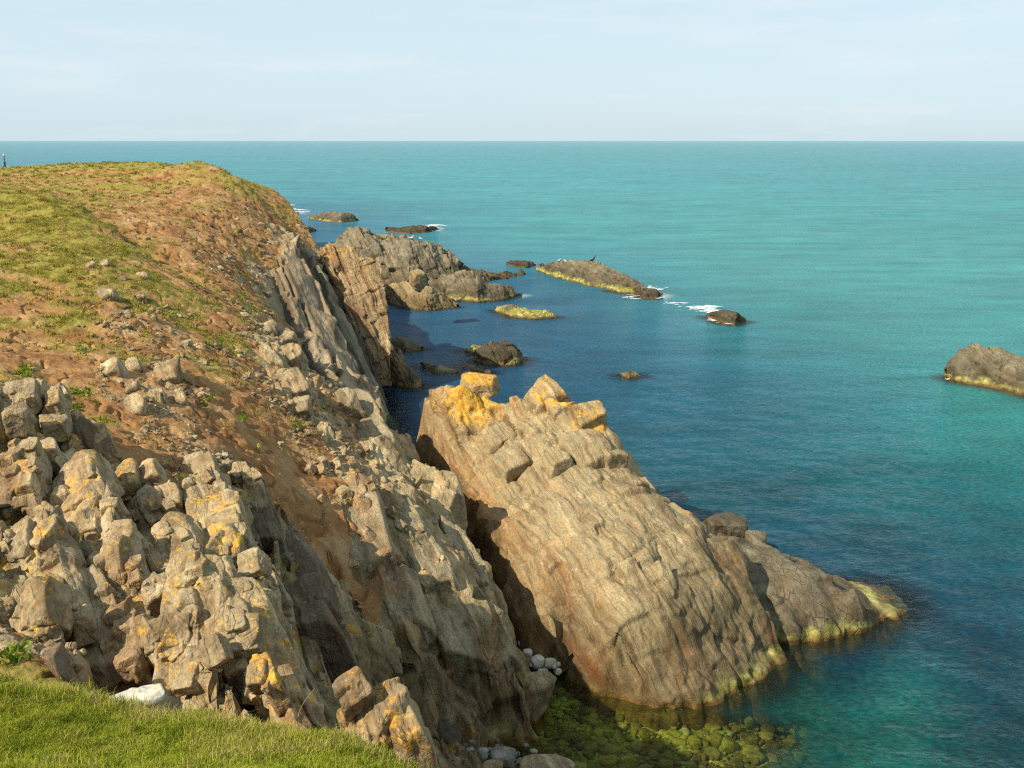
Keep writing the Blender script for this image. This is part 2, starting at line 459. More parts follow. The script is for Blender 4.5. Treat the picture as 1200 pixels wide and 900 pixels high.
# slope below the spur
add([(-80,300,44,.9,0),(-80,400,30,.6,.1),(0,260,50,1,0),(60,300,43,1,0),(0,340,37,.9,0),(60,345,37,.7,.05),(110,310,41,.7,.15),(100,345,36.5,.5,.35),(150,330,40,.6,.15),(180,370,36,.45,.45),(150,375,34,.35,.5),(250,400,37,.75,.05),(220,380,38,.7,.1),(290,405,38,.8,.2),(308,395,41,.3,.75),(325,410,40,.1,.95),(330,440,37,.05,.9),(345,455,36,.05,.85),
     (0,390,31,.55,0),(60,400,31.5,.6,0),(100,390,32.5,.5,.1),(120,420,29,.25,.2),(170,410,31.5,.3,.4),(200,440,29,.15,.45),(150,435,28.5,.1,.55),(250,440,31,.4,.15),(280,450,31.5,.3,.1),(240,470,28,.25,.35),(20,410,28.5,.35,.05),(60,430,27,.05,0),(30,440,25.5,.2,0),
     (60,462,24.5,.5,0),(90,470,24,.2,0),(80,490,22.8,.6,0),(120,485,23.5,.15,.15),(160,470,25.5,.1,.6),(200,475,26,.05,.65),(225,490,26,.05,.4),(270,490,27.5,.12,.15),(300,500,28.5,.1,.05),(300,530,26.5,.05,.05),(340,485,32,.15,.55),(365,470,35,.2,.6),(365,500,31.5,.2,.5),(395,455,39,.25,.6)])
# rocky crags, with dips behind each crag edge
add([(-60,440,19,.1,.8),(-60,540,16,.1,.7),(0,445,19,.05,.9),(25,452,19.3,.05,.9),(45,462,19.6,.05,.9),(60,490,19.3,.05,.95),(60,525,18.6,.0,.95),(0,500,18,.2,.6),(0,530,17.3,.1,.7),(30,535,17.5,.1,.8),(90,500,20.3,.1,.8),(112,510,20.3,.05,.8),
     (150,520,21,.02,.1),(150,538,20,.02,.05),(190,530,21.5,.05,.35),(225,535,22,.1,.6),(250,550,22.5,.1,.7),(290,560,24,.05,.35),(320,560,25.5,.05,.15),(250,520,24.5,.1,.35),
     (60,550,17,.15,.85),(110,548,18.3,.1,.8),(140,552,18.6,.05,.9),(180,552,19.4,.02,.95),(160,612,16.7,.05,.95),(200,615,17,.05,.95),(200,575,18.2,.05,.9),(0,585,15,.1,.8),(40,600,14.9,.15,.75),(75,600,15.6,.03,1),(125,640,15,.1,.9),(240,590,17.5,.05,.95),(262,600,17,.02,1),(280,640,15.8,.0,1),(300,665,14.8,0,1),
     (0,640,13.2,.1,.85),(60,640,13.9,.15,.85),(100,655,14.2,.2,.6),(0,690,12.1,.1,.9),(60,690,12.5,.05,.9),(120,690,13,.05,.95),(180,690,13.6,.03,1),(180,735,12.3,.05,1),(250,690,13.9,.05,1),(305,700,13.3,0,1),(320,735,12.2,0,1),
     (0,730,11.2,.2,.4),(40,735,11.3,.2,.5),(90,735,12.2,.1,.95),(20,770,9.9,.55,.25),(75,775,10.6,.1,.9),(120,760,11.6,.05,1),(150,790,10.9,.05,1),(200,770,11.7,.02,1),(270,760,11.9,0,1),(318,770,11.3,0,1),(330,815,10.3,.05,1),(250,820,10,.1,.9)])
# grassy brow in front
add([(-120,800,9,1,0),(0,797,8.8,1,0),(45,803,8.7,1,0),(80,810,8.6,1,0),(150,824,8.3,1,0),(250,838,8.0,1,0),(340,852,7.7,1,0),(420,870,7.3,1,0),(484,897,6.9,1,.0),(0,850,7.6,1,0),(150,860,7.4,1,0),(300,875,7.1,1,0),(0,900,6.6,1,0),(150,900,6.5,1,0),(300,900,6.4,1,0),(430,902,6.4,1,0)])
addw([(-9,0,15.4,1,0),(-5,0,14.9,1,0),(0,-3,14.9,1,0),(0,.5,14.4,1,0),(3,0,13.6,1,0),(-2.5,3.2,13.4,1,0),(-5.5,4,13.6,1,0),(0,3.4,12.9,1,0),(2.6,3.5,12.0,1,0),(.6,5.4,11.6,1,0),(-12,10,13.5,1,0),(-16,16,13.6,.6,.2),(-20,24,13.2,.6,.2),(-26,36,13,.8,0),(-9,-4,16,1,0),(-20,5,16,1,0),(4,-5,14,1,0),
      (-3.4,9.4,9.6,.2,.8),(-2.0,8.6,9.6,.2,.8),(-.9,8.0,9.2,.3,.7),(.2,7.6,8.9,.3,.7),(2.4,6.5,8.0,.5,.5),(1.5,9.5,6.0,.2,.8),(4,9,4.5,.1,.9),(4.5,13,2.2,0,1),(0,10.5,6.0,.1,.9),(0,14,2.6,0,1),(-1.2,12,4.8,0,1),(2.2,17,1.0,0,1),(.6,18.5,1.0,0,1),(-.6,16,2.2,0,1),(-2.3,14.2,5.0,0,1),(-3.0,16.2,5.4,0,1),(6,4,8,.6,.4),(7,-4,10,.8,.2)])
# shaded ravine behind the near crag, and the rib of rock beyond it
add([(285,590,20.5,.05,.9),(320,590,23,.05,.5),(318,640,20.5,0,1),(345,640,22.5,0,.9),(330,690,19.5,0,1),(360,690,21,0,1),(352,725,19.8,0,1),(395,740,21,0,1),(360,775,19,0,1),(410,790,20.2,0,1),(445,790,21.3,0,1),(430,745,23.6,0,.5),(455,770,23.4,0,.9),(470,845,21.8,0,1),(520,880,21.6,0,1),(560,893,21.8,0,1),(430,830,20.6,0,1),
     (375,600,26.2,.05,.1),(390,640,25.4,.02,.1),(415,690,25,0,.2),(440,725,24.5,0,.4),(360,560,28,.05,.15),
     (400,535,31,.05,.6),(435,560,29.5,.02,.8),(425,590,27.4,0,1),(450,640,26.8,0,1),(475,600,28.6,0,1),(490,640,27.4,0,1),(480,690,25.7,0,1),(530,700,26.2,0,1),(500,750,24.8,0,1),(560,740,25.8,0,1),(585,780,25.4,0,1),(540,800,24.5,0,1),(615,805,25.1,0,1),(633,828,24.9,0,1),(600,862,24.6,0,1),(550,860,23.9,0,1),(480,800,24.0,0,1),(470,750,24.2,0,.9),
     (520,640,29,0,1),(545,660,28.8,0,1),(480,545,36,.05,.9),(440,520,37,.05,.7),(500,560,33.5,.02,.9),(510,600,31,0,1),(400,500,36,.1,.6)])
# seaward rim and the bedded cliff
add([(430,490,45,0,1),(455,520,41,.02,.9),(470,490,45.5,0,1),(488,510,40.5,.0,1),(518,560,36.3,0,1),(556,620,32.2,0,1),(590,680,29.6,0,1),(616,760,27.1,0,1),(405,440,50,.02,1),(425,465,50,0,1),(452,470,56,0,1),(375,430,47,.1,.8),(350,400,50,.05,.95),(355,430,44,.1,.9),
     (320,370,55,0,1),(350,330,61.5,0,1),(375,310,66.5,0,1),(345,370,57.5,0,1),(380,380,59.5,0,1),(410,400,61.5,0,1),(430,440,60,0,1),(395,340,66,0,1)])
T = np.array(T, float)
spur = (T[:, 1] > 30) & (T[:, 1] < 62) & (T[:, 3] > .5)
T[spur, 3] *= 1.0 - .16 * np.clip((T[spur, 0] + 22) / 8, 0, 1)
farf = (T[:, 1] > 46) & (T[:, 0] < -13.5) & (T[:, 4] < .65)
T[farf, 4] *= .5; T[farf, 3] = np.minimum(1, T[farf, 3] + .10)
H_RBF = RBF(T[:, :2], T[:, 2])
C_RBF = RBF(T[:, :2], T[:, 3:5])
COAST = [(-34,160),(-30,130),(-22,104),(-15.5,88),(-12.4,78),(-9.6,69),(-7.6,61.5),(-7.0,56.5),(-6.0,50),(-4.9,45),(-3.55,41),(-2.15,36.5),(-.75,32.3),(.15,29.6),(.85,27),(1.0,25.2),(.7,24.5),(.1,24.25),(-.35,23.9),(.2,22.9),(2.4,22.0),(4.5,19),(6,14),(9,8),(11,0),(12,-12),(-60,-12),(-150,10),(-150,160)]

def terrain_h(x, y, raw=False):
    h = H_RBF(x, y)
    if raw: return h
    sd = poly_sd(x, y, COAST)
    return smin(h, -1.6 + 4.5 * (sd + .3), .35)

def hit(px, py, y0=5.0, y1=130.0, n=1500):   # first meeting of a sight line with the land
    ys = np.exp(np.linspace(math.log(y0), math.log(y1), n))
    P = at_y(np.full(n, px), np.full(n, py), ys)
    h = terrain_h(P[:, 0], P[:, 1])
    k = np.argmax(P[:, 2] <= h)
    if P[k, 2] > h[k]: return None
    return P[k]

# hillside mesh: a fan of columns around the viewer, rows closer together near by
FA = np.radians(np.concatenate([np.linspace(-115, -34, 60)[:-1], np.linspace(-34, 3.2, 800), np.linspace(3.2, 60, 60)[1:]]))
FR = np.concatenate([np.linspace(.6, 5.6, 60)[:-1], np.exp(np.linspace(math.log(5.6), math.log(108), 1650)), np.linspace(108, 170, 25)[1:]])
A_, R_ = np.meshgrid(FA, FR)
X = R_ * np.sin(A_); Y = R_ * np.cos(A_)
Zb = terrain_h(X, Y)
# clefts between the crags: pixel polylines on the land, half width and depth in metres
CLEFT = [([(0,548),(22,575),(60,622),(118,650),(140,656)], .75, 1.1), ([(95,742),(130,768),(165,800),(200,826)], .55, 1.0), ([(150,548),(180,562),(225,572)], .55, .9),
         ([(150,575),(165,612),(170,640)], .28, .7), ([(215,675),(228,715),(232,745)], .26, .8), ([(252,655),(275,690),(290,730)], .25, .8), ([(100,720),(125,735),(160,738)], .4, .7),
         ([(0,722),(40,722),(75,712)], .25, .6), ([(270,760),(300,800),(318,835)], .22, .7), ([(60,560),(66,500),(68,470)], .22, .5), ([(205,600),(235,612),(262,650)], .3, .6), ([(0,505),(20,520),(26,545)], .4, .6),
         ([(278,560),(300,600),(305,640)], .3, .8), ([(330,600),(352,650),(372,720)], .3, .6), ([(385,650),(420,720),(455,790)], .25, .5)]
carve = np.zeros(X.shape)
for line, hw, dep in CLEFT:
    pp = [hit(*q) for q in line]
    dmin = np.full(X.shape, 1e9)
    sel = (np.abs(X - pp[0][0]) < 14) & (np.abs(Y - pp[0][1]) < 14)
    xs, ys = X[sel], Y[sel]; dm = np.full(xs.shape, 1e9)
    wob = 1 + .7 * fbm(np.stack([xs, ys, xs * 0], -1) * 1.6, 3, 88)
    for a, b in zip(pp[:-1], pp[1:]):
        ex, ey = b[0] - a[0], b[1] - a[1]
        t = np.clip(((xs - a[0]) * ex + (ys - a[1]) * ey) / (ex * ex + ey * ey + 1e-9), 0, 1)
        dm = np.minimum(dm, np.hypot(xs - a[0] - t * ex, ys - a[1] - t * ey))
    carve[sel] = np.maximum(carve[sel], dep * sstep(hw * 1.15, hw * .35, dm * wob))
def terrace(X, Y, Zb, seed, ds, dn, mixf, slope_keep=.5, step=.15):
    """bedrock broken by two sets of joints into flat topped ledges that step down the slope"""
    fs = BED[0, :2] / np.linalg.norm(BED[0, :2]); fn_ = np.array([-fs[1], fs[0]])
    x, y = X.ravel(), Y.ravel()
    p3 = np.stack([x, y, x * 0], -1)
    a = x * fs[0] + y * fs[1] + .30 * ds * fbm(p3 / ds * .8, 2, seed + 1)
    b = x * fn_[0] + y * fn_[1] + .35 * dn * fbm(p3 / dn * .5, 2, seed + 2)
    wn = b / dn + .35 * np.sin(b / dn * 1.7); i = np.floor(wn); fn2 = wn - i
    L = ds * (.6 + .8 * rnd1(i, seed)); ws = a / L + 5 * rnd1(i, seed + 3); j = np.floor(ws); fs2 = ws - j
    c = i * 57 + j
    da = (fs2 - .5) * L; db = (fn2 - .5) * dn
    cx = x - da * fs[0] - db * fn_[0]; cy = y - da * fs[1] - db * fn_[1]
    hc = terrain_h(cx, cy); sl = Zb.ravel() - hc
    z = hc + slope_keep * sl + step * 2 * (rnd1(c, seed + 4) - .5) + da * .22 * (rnd1(c, seed + 5) - .5) + db * .6 * (rnd1(c, seed + 6) - .5)
    e = np.minimum(np.minimum(fs2, 1 - fs2) * L, np.minimum(fn2, 1 - fn2) * dn)
    z = z - .22 * (1 - sstep(0, .07, e)) * (rnd1(c, seed + 7) > .35)
    return z.reshape(X.shape)
ri = (FR > 9.0) & (FR < 32); ci = (FA > math.radians(-45)) & (FA < math.radians(3))
sub = np.ix_(ri, ci)
Xs, Ys, Zs = X[sub], Y[sub], Zb[sub]
cv = C_RBF(Xs, Ys)
wr_ = sstep(.45, .65, cv[..., 1] + .12 * fbm(np.stack([Xs.ravel(), Ys.ravel(), Xs.ravel() * 0], -1) * .9, 3, 66).reshape(Xs.shape)) * sstep(9.2, 9.8, np.hypot(Xs, Ys)) * sstep(23, 20.5, Ys) * sstep(-.4, 1.2, Zs)
z1 = terrace(Xs, Ys, Zs, 140, 2.3, .95, None)
z2 = terrace(Xs, Ys, Zs, 150, .95, .45, None, .6, .06)
big_ = sstep(-.2, .3, fbm(np.stack([Xs.ravel(), Ys.ravel(), Xs.ravel() * 0], -1) * .5, 2, 67)).reshape(Xs.shape)
zt = z1 + (z2 - Zs) * (.35 + .5 * big_)
Zb[sub] = blur(Zs + wr_ * (zt - Zs), 4)
Zb = Zb - carve
# undulation of soil and turf
P0 = np.stack([X, Y, Zb], -1)
flat = P0.reshape(-1, 3).astype(np.float32)
cov = C_RBF(X, Y).reshape(-1, 2)
fade = sstep(2, 7, R_.ravel())
patch = fbm(flat * np.array([.55, .55, .3], np.float32), 4, 50)
grass = np.clip(cov[:, 0] + .35 * patch * (cov[:, 0] > .02), 0, 1)
rockm = np.clip(cov[:, 1] + .35 * fbm(flat * .8, 3, 55), 0, 1)
rockm = sstep(.48, .66, rockm)
N0 = grid_normals(P0).reshape(-1, 3); N0 *= np.sign(N0[:, 2:3] + 1e-6)
steep = sstep(.62, .40, N0[:, 2])
rockm = np.clip(rockm + steep * (cov[:, 1] > .25), 0, 1)
spur_break = fbm(flat * np.array([.38, .30, .3], np.float32), 5, 57, .6)
grass = np.clip(grass - .42 * sstep(-.15, .6, spur_break) * (R_.ravel() > 11), 0, 1)
vis = (Zb.ravel() > -2.2)
idx = np.where(vis)[0]
d = np.zeros(len(flat), np.float32)
cl = poly_sd(flat[idx, 0], flat[idx, 1], [(-16.5, 74), (-9, 72), (-5.5, 58), (-4.5, 47), (-9, 44), (-12, 52), (-14, 60)])
cl = sstep(-1.2, .8, cl).astype(np.float32)
d[idx] = rock_disp(flat[idx], 1.0, 1.0, 1.25, 1.0, 3) * (1 - .55 * cl) * (1 - .5 * sstep(46, 56, flat[idx, 1]))
bw = (flat[idx] @ BED[1].astype(np.float32)) + .12 * fbm(flat[idx] * .4, 2, 8)
a1, e1 = layers(bw, 1.05, 4, .05); a2, e2 = layers(bw, .33, 9, .12)
Rb_, Tb_, eb_ = bricks(flat[idx] @ BED.T.astype(np.float32), (3.2, .9, 2.2), 77)
d[idx] += cl * (1.05 * a1 + .16 * a2 - .6 * (1 - sstep(0, .09, e1)) + .35 * Rb_ + .4 * Tb_)
bedid = np.zeros(len(flat), np.float32); bedid[idx] = a1 + .5
bgap = np.zeros(len(flat), np.float32); bgap[idx] = np.maximum(1 - sstep(.03, .13, e1), .6 * (1 - sstep(.05, .2, e2)) * sstep(-.1, .3, fbm(flat[idx] * .25, 2, 68)))
nearc = idx[(flat[idx, 1] < 21.5) & (cov[idx, 1] > .3)]
wnear = sstep(21.5, 19.5, flat[nearc, 1])
d[nearc] = d[nearc] * (1 - wnear) + wnear * rock_disp(flat[nearc], .42, .6, .9, .7, 13, .8, .2)
d *= 1 - .75 * np.clip(carve.ravel(), 0, 1)
d = blur(d.reshape(X.shape).copy(), 1).ravel()
cliffm = np.zeros(len(flat), np.float32); cliffm[idx] = cl
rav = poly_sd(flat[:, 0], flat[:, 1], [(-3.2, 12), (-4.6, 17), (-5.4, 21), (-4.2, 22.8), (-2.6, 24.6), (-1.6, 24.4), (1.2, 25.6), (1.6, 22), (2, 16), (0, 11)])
damp_shade = sstep(-.6, 1.2, rav + .5 * fbm(flat * .6, 3, 58)).astype(np.float32)  # darkens the ravine rock: its shade is painted into the colour
soft = np.zeros(len(flat), np.float32)
g1 = fbm(flat[idx] * 1.3, 4, 60); g2 = fbm(flat[idx] * 5.5, 3, 61)
soft[idx] = .085 * g1 + .022 * g2
# small eroded scarps in the bare earth
er = 1 - np.abs(fbm(flat[idx] * .7, 3, 62))
soft[idx] -= .12 * sstep(.86, 1.0, er) * (1 - grass[idx])
near_grass = sstep(9.5, 8.2, R_.ravel())
disp = (rockm ** 1.5 * d + (1 - rockm) * soft * (1 - .55 * near_grass)) * fade
V = flat + N0 * disp[:, None]
keep = V[:, 2] > -1.5
Fc = grid_faces(len(FR), len(FA), keep)
grass = grass * (1 - rockm * .85)
# ------------------------------------------------------------------ hillside shader
m, g = new_mat('hillside_ground')
P = g.pos()
rc, rr_, rh = rock_color(g, P, ((.15,.102,.048),(.25,.185,.096),(.345,.275,.157),(.48,.405,.26)), lichen=.45, rust=.55, band=.75, cracks=.5)
gn = g.noise(P, 1.1, 6, .7); gf = g.noise(P, 9, 5, .75)
gcol = g.ramp(g.math('ADD', g.math('MULTIPLY', gn, .6), g.math('MULTIPLY', gf, .4)),
              [(.34, (.085, .075, .015)), (.44, (.155, .145, .022)), (.52, (.225, .195, .035)), (.58, (.28, .21, .06)), (.68, (.33, .225, .10))])
sn = g.noise(P, .8, 6, .65)
scol = g.ramp(sn, [(.34, (.175, .078, .028)), (.46, (.275, .138, .050)), (.56, (.34, .19, .078)), (.68, (.39, .26, .13))])
scol = g.mix(.6, scol, g.ramp(g.noise(P, 16, 5, .75), [(.3, .45), (.5, .95), (.7, 1.3)]), 'MULTIPLY')
peb = g.voro(P, 11, 'F1', 'Color'); pebd = g.voro(P, 11, 'F1')
pm = g.math('MULTIPLY', g.range(g.sep(peb)[0], .72, .76), g.range(pebd, .30, .38, 1, 0))
pm = g.math('MULTIPLY', pm, g.range(g.noise(P, .9, 3), .45, .6))
scol = g.mix(g.math('MULTIPLY', pm, .7), scol, (.42, .33, .235))
ga = g.attr('grass')
gt = g.math('ADD', g.math('MULTIPLY', g.noise(P, 2.2, 8, .80), 1.0), g.math('MULTIPLY', g.noise(P, 13, 4, .7), .5))
gm = g.range(g.math('ADD', ga, g.math('MULTIPLY', g.math('SUBTRACT', gt, .75), 1.3)), .28, .62)
c = g.mix(gm, scol, gcol)
bedw = g.vmath('DOT_PRODUCT', P, tuple(_n))
bq = g.comb(g.math('MULTIPLY', g.vmath('DOT_PRODUCT', P, tuple(_s)), .04), g.math('ADD', bedw, g.math('MULTIPLY', g.noise(P, .35, 3), .35)), 0.0)
bn_ = g.math('ADD', g.math('MULTIPLY', g.noise(bq, 1.9, 4, .62), .45), g.math('MULTIPLY', g.attr('bedid'), .55))
cool = g.ramp(bn_, [(.26, (.075, .062, .046)), (.36, (.30, .235, .15)), (.44, (.17, .155, .11)), (.50, (.25, .23, .165)), (.56, (.33, .29, .21)), (.62, (.13, .105, .075)), (.68, (.35, .26, .165)), (.78, (.42, .36, .26))])
cool = g.mix(.85, cool, (.74, .72, .68), 'MULTIPLY')
cool = g.mix(g.math('MULTIPLY', g.attr('bgap'), .9), cool, (.035, .03, .024))
cool = g.mix(.5, cool, g.ramp(g.noise(P, 3.0, 6, .7), [(.35, .5), (.5, .95), (.65, 1.35)]), 'MULTIPLY')
rc = g.mix(g.math('MULTIPLY', g.attr('cliff'), .9), rc, cool)
ra = g.attr('rock')
rm = g.range(g.math('ADD', ra, g.math('MULTIPLY', g.math('SUBTRACT', g.noise(P, 2.4, 5, .7), .5), .9)), .42, .56)
c = g.mix(rm, c, rc)
hs = g.math('ADD', g.noise(P, 7, 6, .78), g.math('MULTIPLY', pm, .35))
hh = g.new('ShaderNodeMix', data_type='FLOAT')
g.put(hh.inputs[0], rm); g.put(hh.inputs[2], hs); g.put(hh.inputs[3], rh)
g.done(g.bsdf(c, .95, g.bump(hh.outputs[0], .75, .09), .15))
M['hill'] = m

lich = (sstep(30, 20, flat[:, 1]) * (.42 + .5 * sstep(.1, .6, fbm(flat * .9, 3, 64)))).astype(np.float32)
alg = np.ones(len(V), np.float32) * .8
Vc, Fk, at = compact(V, Fc, dict(grass=grass, rock=rockm, lichen=lich, algae=alg, cliff=cliffm, damp_shade=damp_shade, bedid=bedid, bgap=bgap))
hill = obj('hillside', mesh_np('hillside', Vc, Fk[:, ::-1], M['hill'], at))
struct(hill)
HV = V.reshape(len(FR), len(FA), 3)   # final surface, for standing things on it

def ground_z(x, y):
    r = math.hypot(x, y); a = math.atan2(x, y)
    j = np.clip(np.searchsorted(FA, a), 1, len(FA) - 1); i = np.clip(np.searchsorted(FR, r), 1, len(FR) - 1)
    return float(HV[i, j, 2])

# ------------------------------------------------------------------ stacks built over a plan outline
SHORE = []                           # points along waterlines, for the shallow water
def mound(name, label, cat, pts, outline, mat, res=.05, wall=5.0, seed=1, amp=1.0, lay=1.0, blk=1.0, size=1.0, lichen=None, algae=1.0, group=None, k=.3, zmin=-1.4, extra=None, rustf=None, damp_shadef=None, layf=None, blkf=None):
    pts = np.asarray(pts, float)
    f = RBF(pts[:, :2], pts[:, 2])
    o = np.asarray(outline, float)
    x = np.arange(o[:, 0].min() - .6, o[:, 0].max() + .6, res); y = np.arange(o[:, 1].min() - .6, o[:, 1].max() + .6, res)
    X, Y = np.meshgrid(x, y)
    sd = poly_sd(X, Y, outline)
    wob = .25 * fbm(np.stack([X.ravel(), Y.ravel(), X.ravel() * 0], -1) * .9 / size, 3, seed + 70).reshape(X.shape) * size
    wl = wall * (sd + wob - .04); wl = np.where(wl < 0, wl * .55, wl)
    Z = smin(f(X, Y), wl, k)
    P = np.stack([X, Y, Z], -1)
    N = grid_normals(P).reshape(-1, 3); N *= np.sign(N[:, 2:3] + 1e-6)
    p = P.reshape(-1, 3)
    ok = p[:, 2] > zmin - .8
    d = np.zeros(len(p), np.float32)
    d[ok] = rock_disp(p[ok], amp, layf(p[ok]) if layf else lay, blkf(p[ok]) if blkf else blk, size, seed)
    d = blur(d.reshape(X.shape), 2).ravel()
    V = p + N * d[:, None]
    if extra is not None: V = extra(V)
    Fc = grid_faces(*X.shape, keep=V[:, 2] > zmin)
    L = lichen(V) if lichen else np.zeros(len(V))
    dm_ = damp_shadef(V) if damp_shadef else np.zeros(len(V))
    V, Fc, at = compact(V, Fc, dict(lichen=L, algae=algae(V) if callable(algae) else np.full(len(V), algae), damp_shade=dm_, rusty=rustf(V) if rustf else np.zeros(len(V))))
    sh = V[np.abs(V[:, 2]) < .12][::25]; SHORE.extend(sh[:, :2].tolist())
    V, b = rebase(V)
    ob = obj(name, mesh_np(name, V, Fc, mat, at), loc=b)
    return tag(ob, label, cat, group)

def spots(lst, soft=1.0):            # lichen patches: (px, py, Y, radius, strength)
    C = np.array([(*at_y(a, b, y), r, s) for a, b, y, r, s in lst])
    def f(V):
        out = np.zeros(len(V))
        for c in C:
            d = np.linalg.norm(V - c[:3], axis=1)
            out = np.maximum(out, c[4] * sstep(c[3] * 1.3, c[3] * .3, d))
        return out
    return f

Sl = []
for px, py, y in [(490,468,43),(500,500,41.5),(515,458,42.3),(540,456,41),(530,550,38),(570,610,34),(600,660,31.3),(612,720,29.8),(640,459,39),(600,466,40),(690,480,37.5),(715,510,36.5),(740,550,35.5),(780,585,33),(800,600,33.2),(830,618,32.8),(870,660,31.2),(895,720,29.6),
                  (560,510,40),(600,500,39.2),(650,500,37.6),(600,560,35.6),(560,560,36.7),(575,600,34.5),(650,550,35.1),(700,545,35.6),(650,600,32.6),(600,620,32.5),(615,680,30.3),(650,660,30),(650,720,28.3),(720,600,31.9),(720,660,29.2),(720,740,27),(720,800,26.35),(780,620,31.2),(780,660,29.5),(780,700,28.1),(780,760,26.9),(830,660,30.2),(840,720,28.4),(860,770,27.6),(800,805,26.4),(880,770,28.3),(690,780,27)]:
    Sl.append(at_y(px, py, y))
for px, py in [(655,785),(700,814),(780,829),(840,820),(900,786),(916,768)]: Sl.append(at_z(px, py, .02))
Sl = [tuple(p) for p in Sl]
Sl += [(-3.2,46,2.5),(-.5,44.5,3),(2,43,3),(4,40.5,2.5),(6,38,1.6),(8,35.5,.8)]
def so(px, py, dx=0, dy=0, z=0):
    p = at_z(px, py, z); return (p[0] + dx, p[1] + dy)
slab_out = [(-4.85,43.4),(-3.98,41.2),(-2.75,37.7),(-1.42,33.6),(-.42,30.9),(.02,29.3),(.4,28.6),so(655,785,0,-.1),so(700,814,0,-.2),so(780,829,0,-.2),so(840,820,.1,-.2),so(900,786,.2,-.1),so(916,768,.25,0),(8.1,31),(8.6,33.5),(8.6,36),(7,39),(4.5,42),(2,44.6),(-.8,46.4),(-3.4,46.6),(-4.4,45)]
slab_l = spots([(545,468,40.8,1.2,1.15),(575,462,40.4,1.0,1.1),(560,470,40.5,1.6,1.0),(600,462,40,.9,.5),(520,470,42,1.3,.6),(630,462,39.2,1.1,1.2),(655,468,38.7,.8,1.2),(690,490,37.3,.9,1.3),(700,500,37,.7,1.2),(540,520,39,1.2,.35),(600,500,39.3,1.5,.25),(520,530,39,1.4,.3),(575,590,35,1.2,.2),(720,590,32,1.2,.15),(540,470,41,1.0,.9)])
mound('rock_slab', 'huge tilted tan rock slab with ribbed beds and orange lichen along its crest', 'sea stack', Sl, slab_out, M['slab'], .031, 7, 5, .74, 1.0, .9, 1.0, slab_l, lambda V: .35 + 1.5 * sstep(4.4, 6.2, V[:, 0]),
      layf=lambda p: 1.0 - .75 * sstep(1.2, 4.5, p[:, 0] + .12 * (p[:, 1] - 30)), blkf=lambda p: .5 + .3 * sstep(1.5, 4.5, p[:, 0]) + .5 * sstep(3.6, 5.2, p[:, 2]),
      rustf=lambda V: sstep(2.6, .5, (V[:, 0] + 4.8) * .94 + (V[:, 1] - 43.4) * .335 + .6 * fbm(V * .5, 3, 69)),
      damp_shadef=lambda V: np.maximum(sstep(.75, .1, (V[:, 0] + 4.8) * .94 + (V[:, 1] - 43.4) * .335), sstep(-.1, .9, (V[:, 0] - 2.6) * .22 + (2.2 - V[:, 2]) * .5 + .45 * fbm(V * .6, 4, 59)) * sstep(-1.5, 2.5, V[:, 0] + .2 * (34 - V[:, 1]))))  # gully wall shade painted dark; low seaward end darkened too

# low ledge on the seaward side of the slab
Lg = [tuple(at_y(*p)) for p in [(830,628,34.5),(870,640,33.8),(905,655,33),(950,668,32),(1000,690,31),(1025,700,30.4),(880,690,31.5),(930,700,30.8),(980,715,30.2),(905,730,29.9),(950,730,29.6),(1000,735,29.6)]]
Lg += [tuple(at_z(*p, .02)) for p in [(905,757),(950,752),(985,745),(1015,735),(1055,716)]]
Lg += [(10,36.5,.6),(12,34,.4),(8.6,38,.7)]
mound('rock_ledge', 'low dark brown rock ledge with bright green weed along its waterline', 'rock', Lg,
      [(7.2,30.5),so(905,757,-.1,-.15),so(950,752,0,-.2),so(985,745,0,-.2),so(1015,735,.1,-.2),so(1058,715,.4,0),so(1040,690,.3,.6),(11.3,34.6),(9.6,37.5),(7.6,37)], M['grey'], .04, 5, 9, .6, .6, .8, 1.0, None, 1.45)

# ------------------------------------------------------------------ angular boulders
def ico(sub):
    bm = bmesh.new(); bmesh.ops.create_icosphere(bm, subdivisions=sub, radius=1)
    V = np.array([v.co for v in bm.verts]); Fc = np.array([[v.index for v in f.verts] for f in bm.faces]); bm.free()
    return V, Fc
ICO = {k: ico(k) for k in (2, 3, 4, 5, 6)}

def boulder_shape(sub, seed, dims, planes=9, blocky=.6, soft=.05, round_=0.):
    """chipped block: directions pushed out to the nearest of a set of cutting planes"""
    r = np.random.default_rng(seed)
    D, Fc = ICO[sub]
    ns = [(1,0,0),(-1,0,0),(0,1,0),(0,-1,0),(0,0,1),(0,0,-1)]
    ns = [np.array(n) + r.normal(0, .13, 3) for n in ns]
    ds = [r.uniform(.74, 1.0) for _ in ns]
    for _ in range(planes):
        n = r.normal(0, 1, 3); n /= np.linalg.norm(n); ns.append(n); ds.append(r.uniform(.88, 1.2))
    ns = np.array([n / np.linalg.norm(n) for n in ns]); ds = np.array(ds)
    dot = D @ ns.T
    rad = np.where(dot > 1e-3, ds / np.maximum(dot, 1e-3), 1e3)
    p = 1 / max(soft, .02)
    R = (rad ** -p).sum(1) ** (-1 / p)
    R = R * (1 - round_) + .86 * round_
    return D * np.minimum(R, 1.35)[:, None] * np.asarray(dims), Fc

def relax(d, Fc, n):               # average over mesh neighbours, so steps do not follow the mesh
    a = np.concatenate([Fc[:, 0], Fc[:, 1], Fc[:, 2]]); b = np.concatenate([Fc[:, 1], Fc[:, 2], Fc[:, 0]])
    k = np.bincount(a, minlength=len(d))
    for _ in range(n): d = .4 * d + .6 * np.bincount(a, weights=d[b], minlength=len(d)) / np.maximum(k, 1)
    return d

def bed_matrix(jit, r):
    e = Euler(r.normal(0, jit, 3).tolist()).to_matrix()
    return np.array(e) @ BED.T       # columns: strike, across, up dip

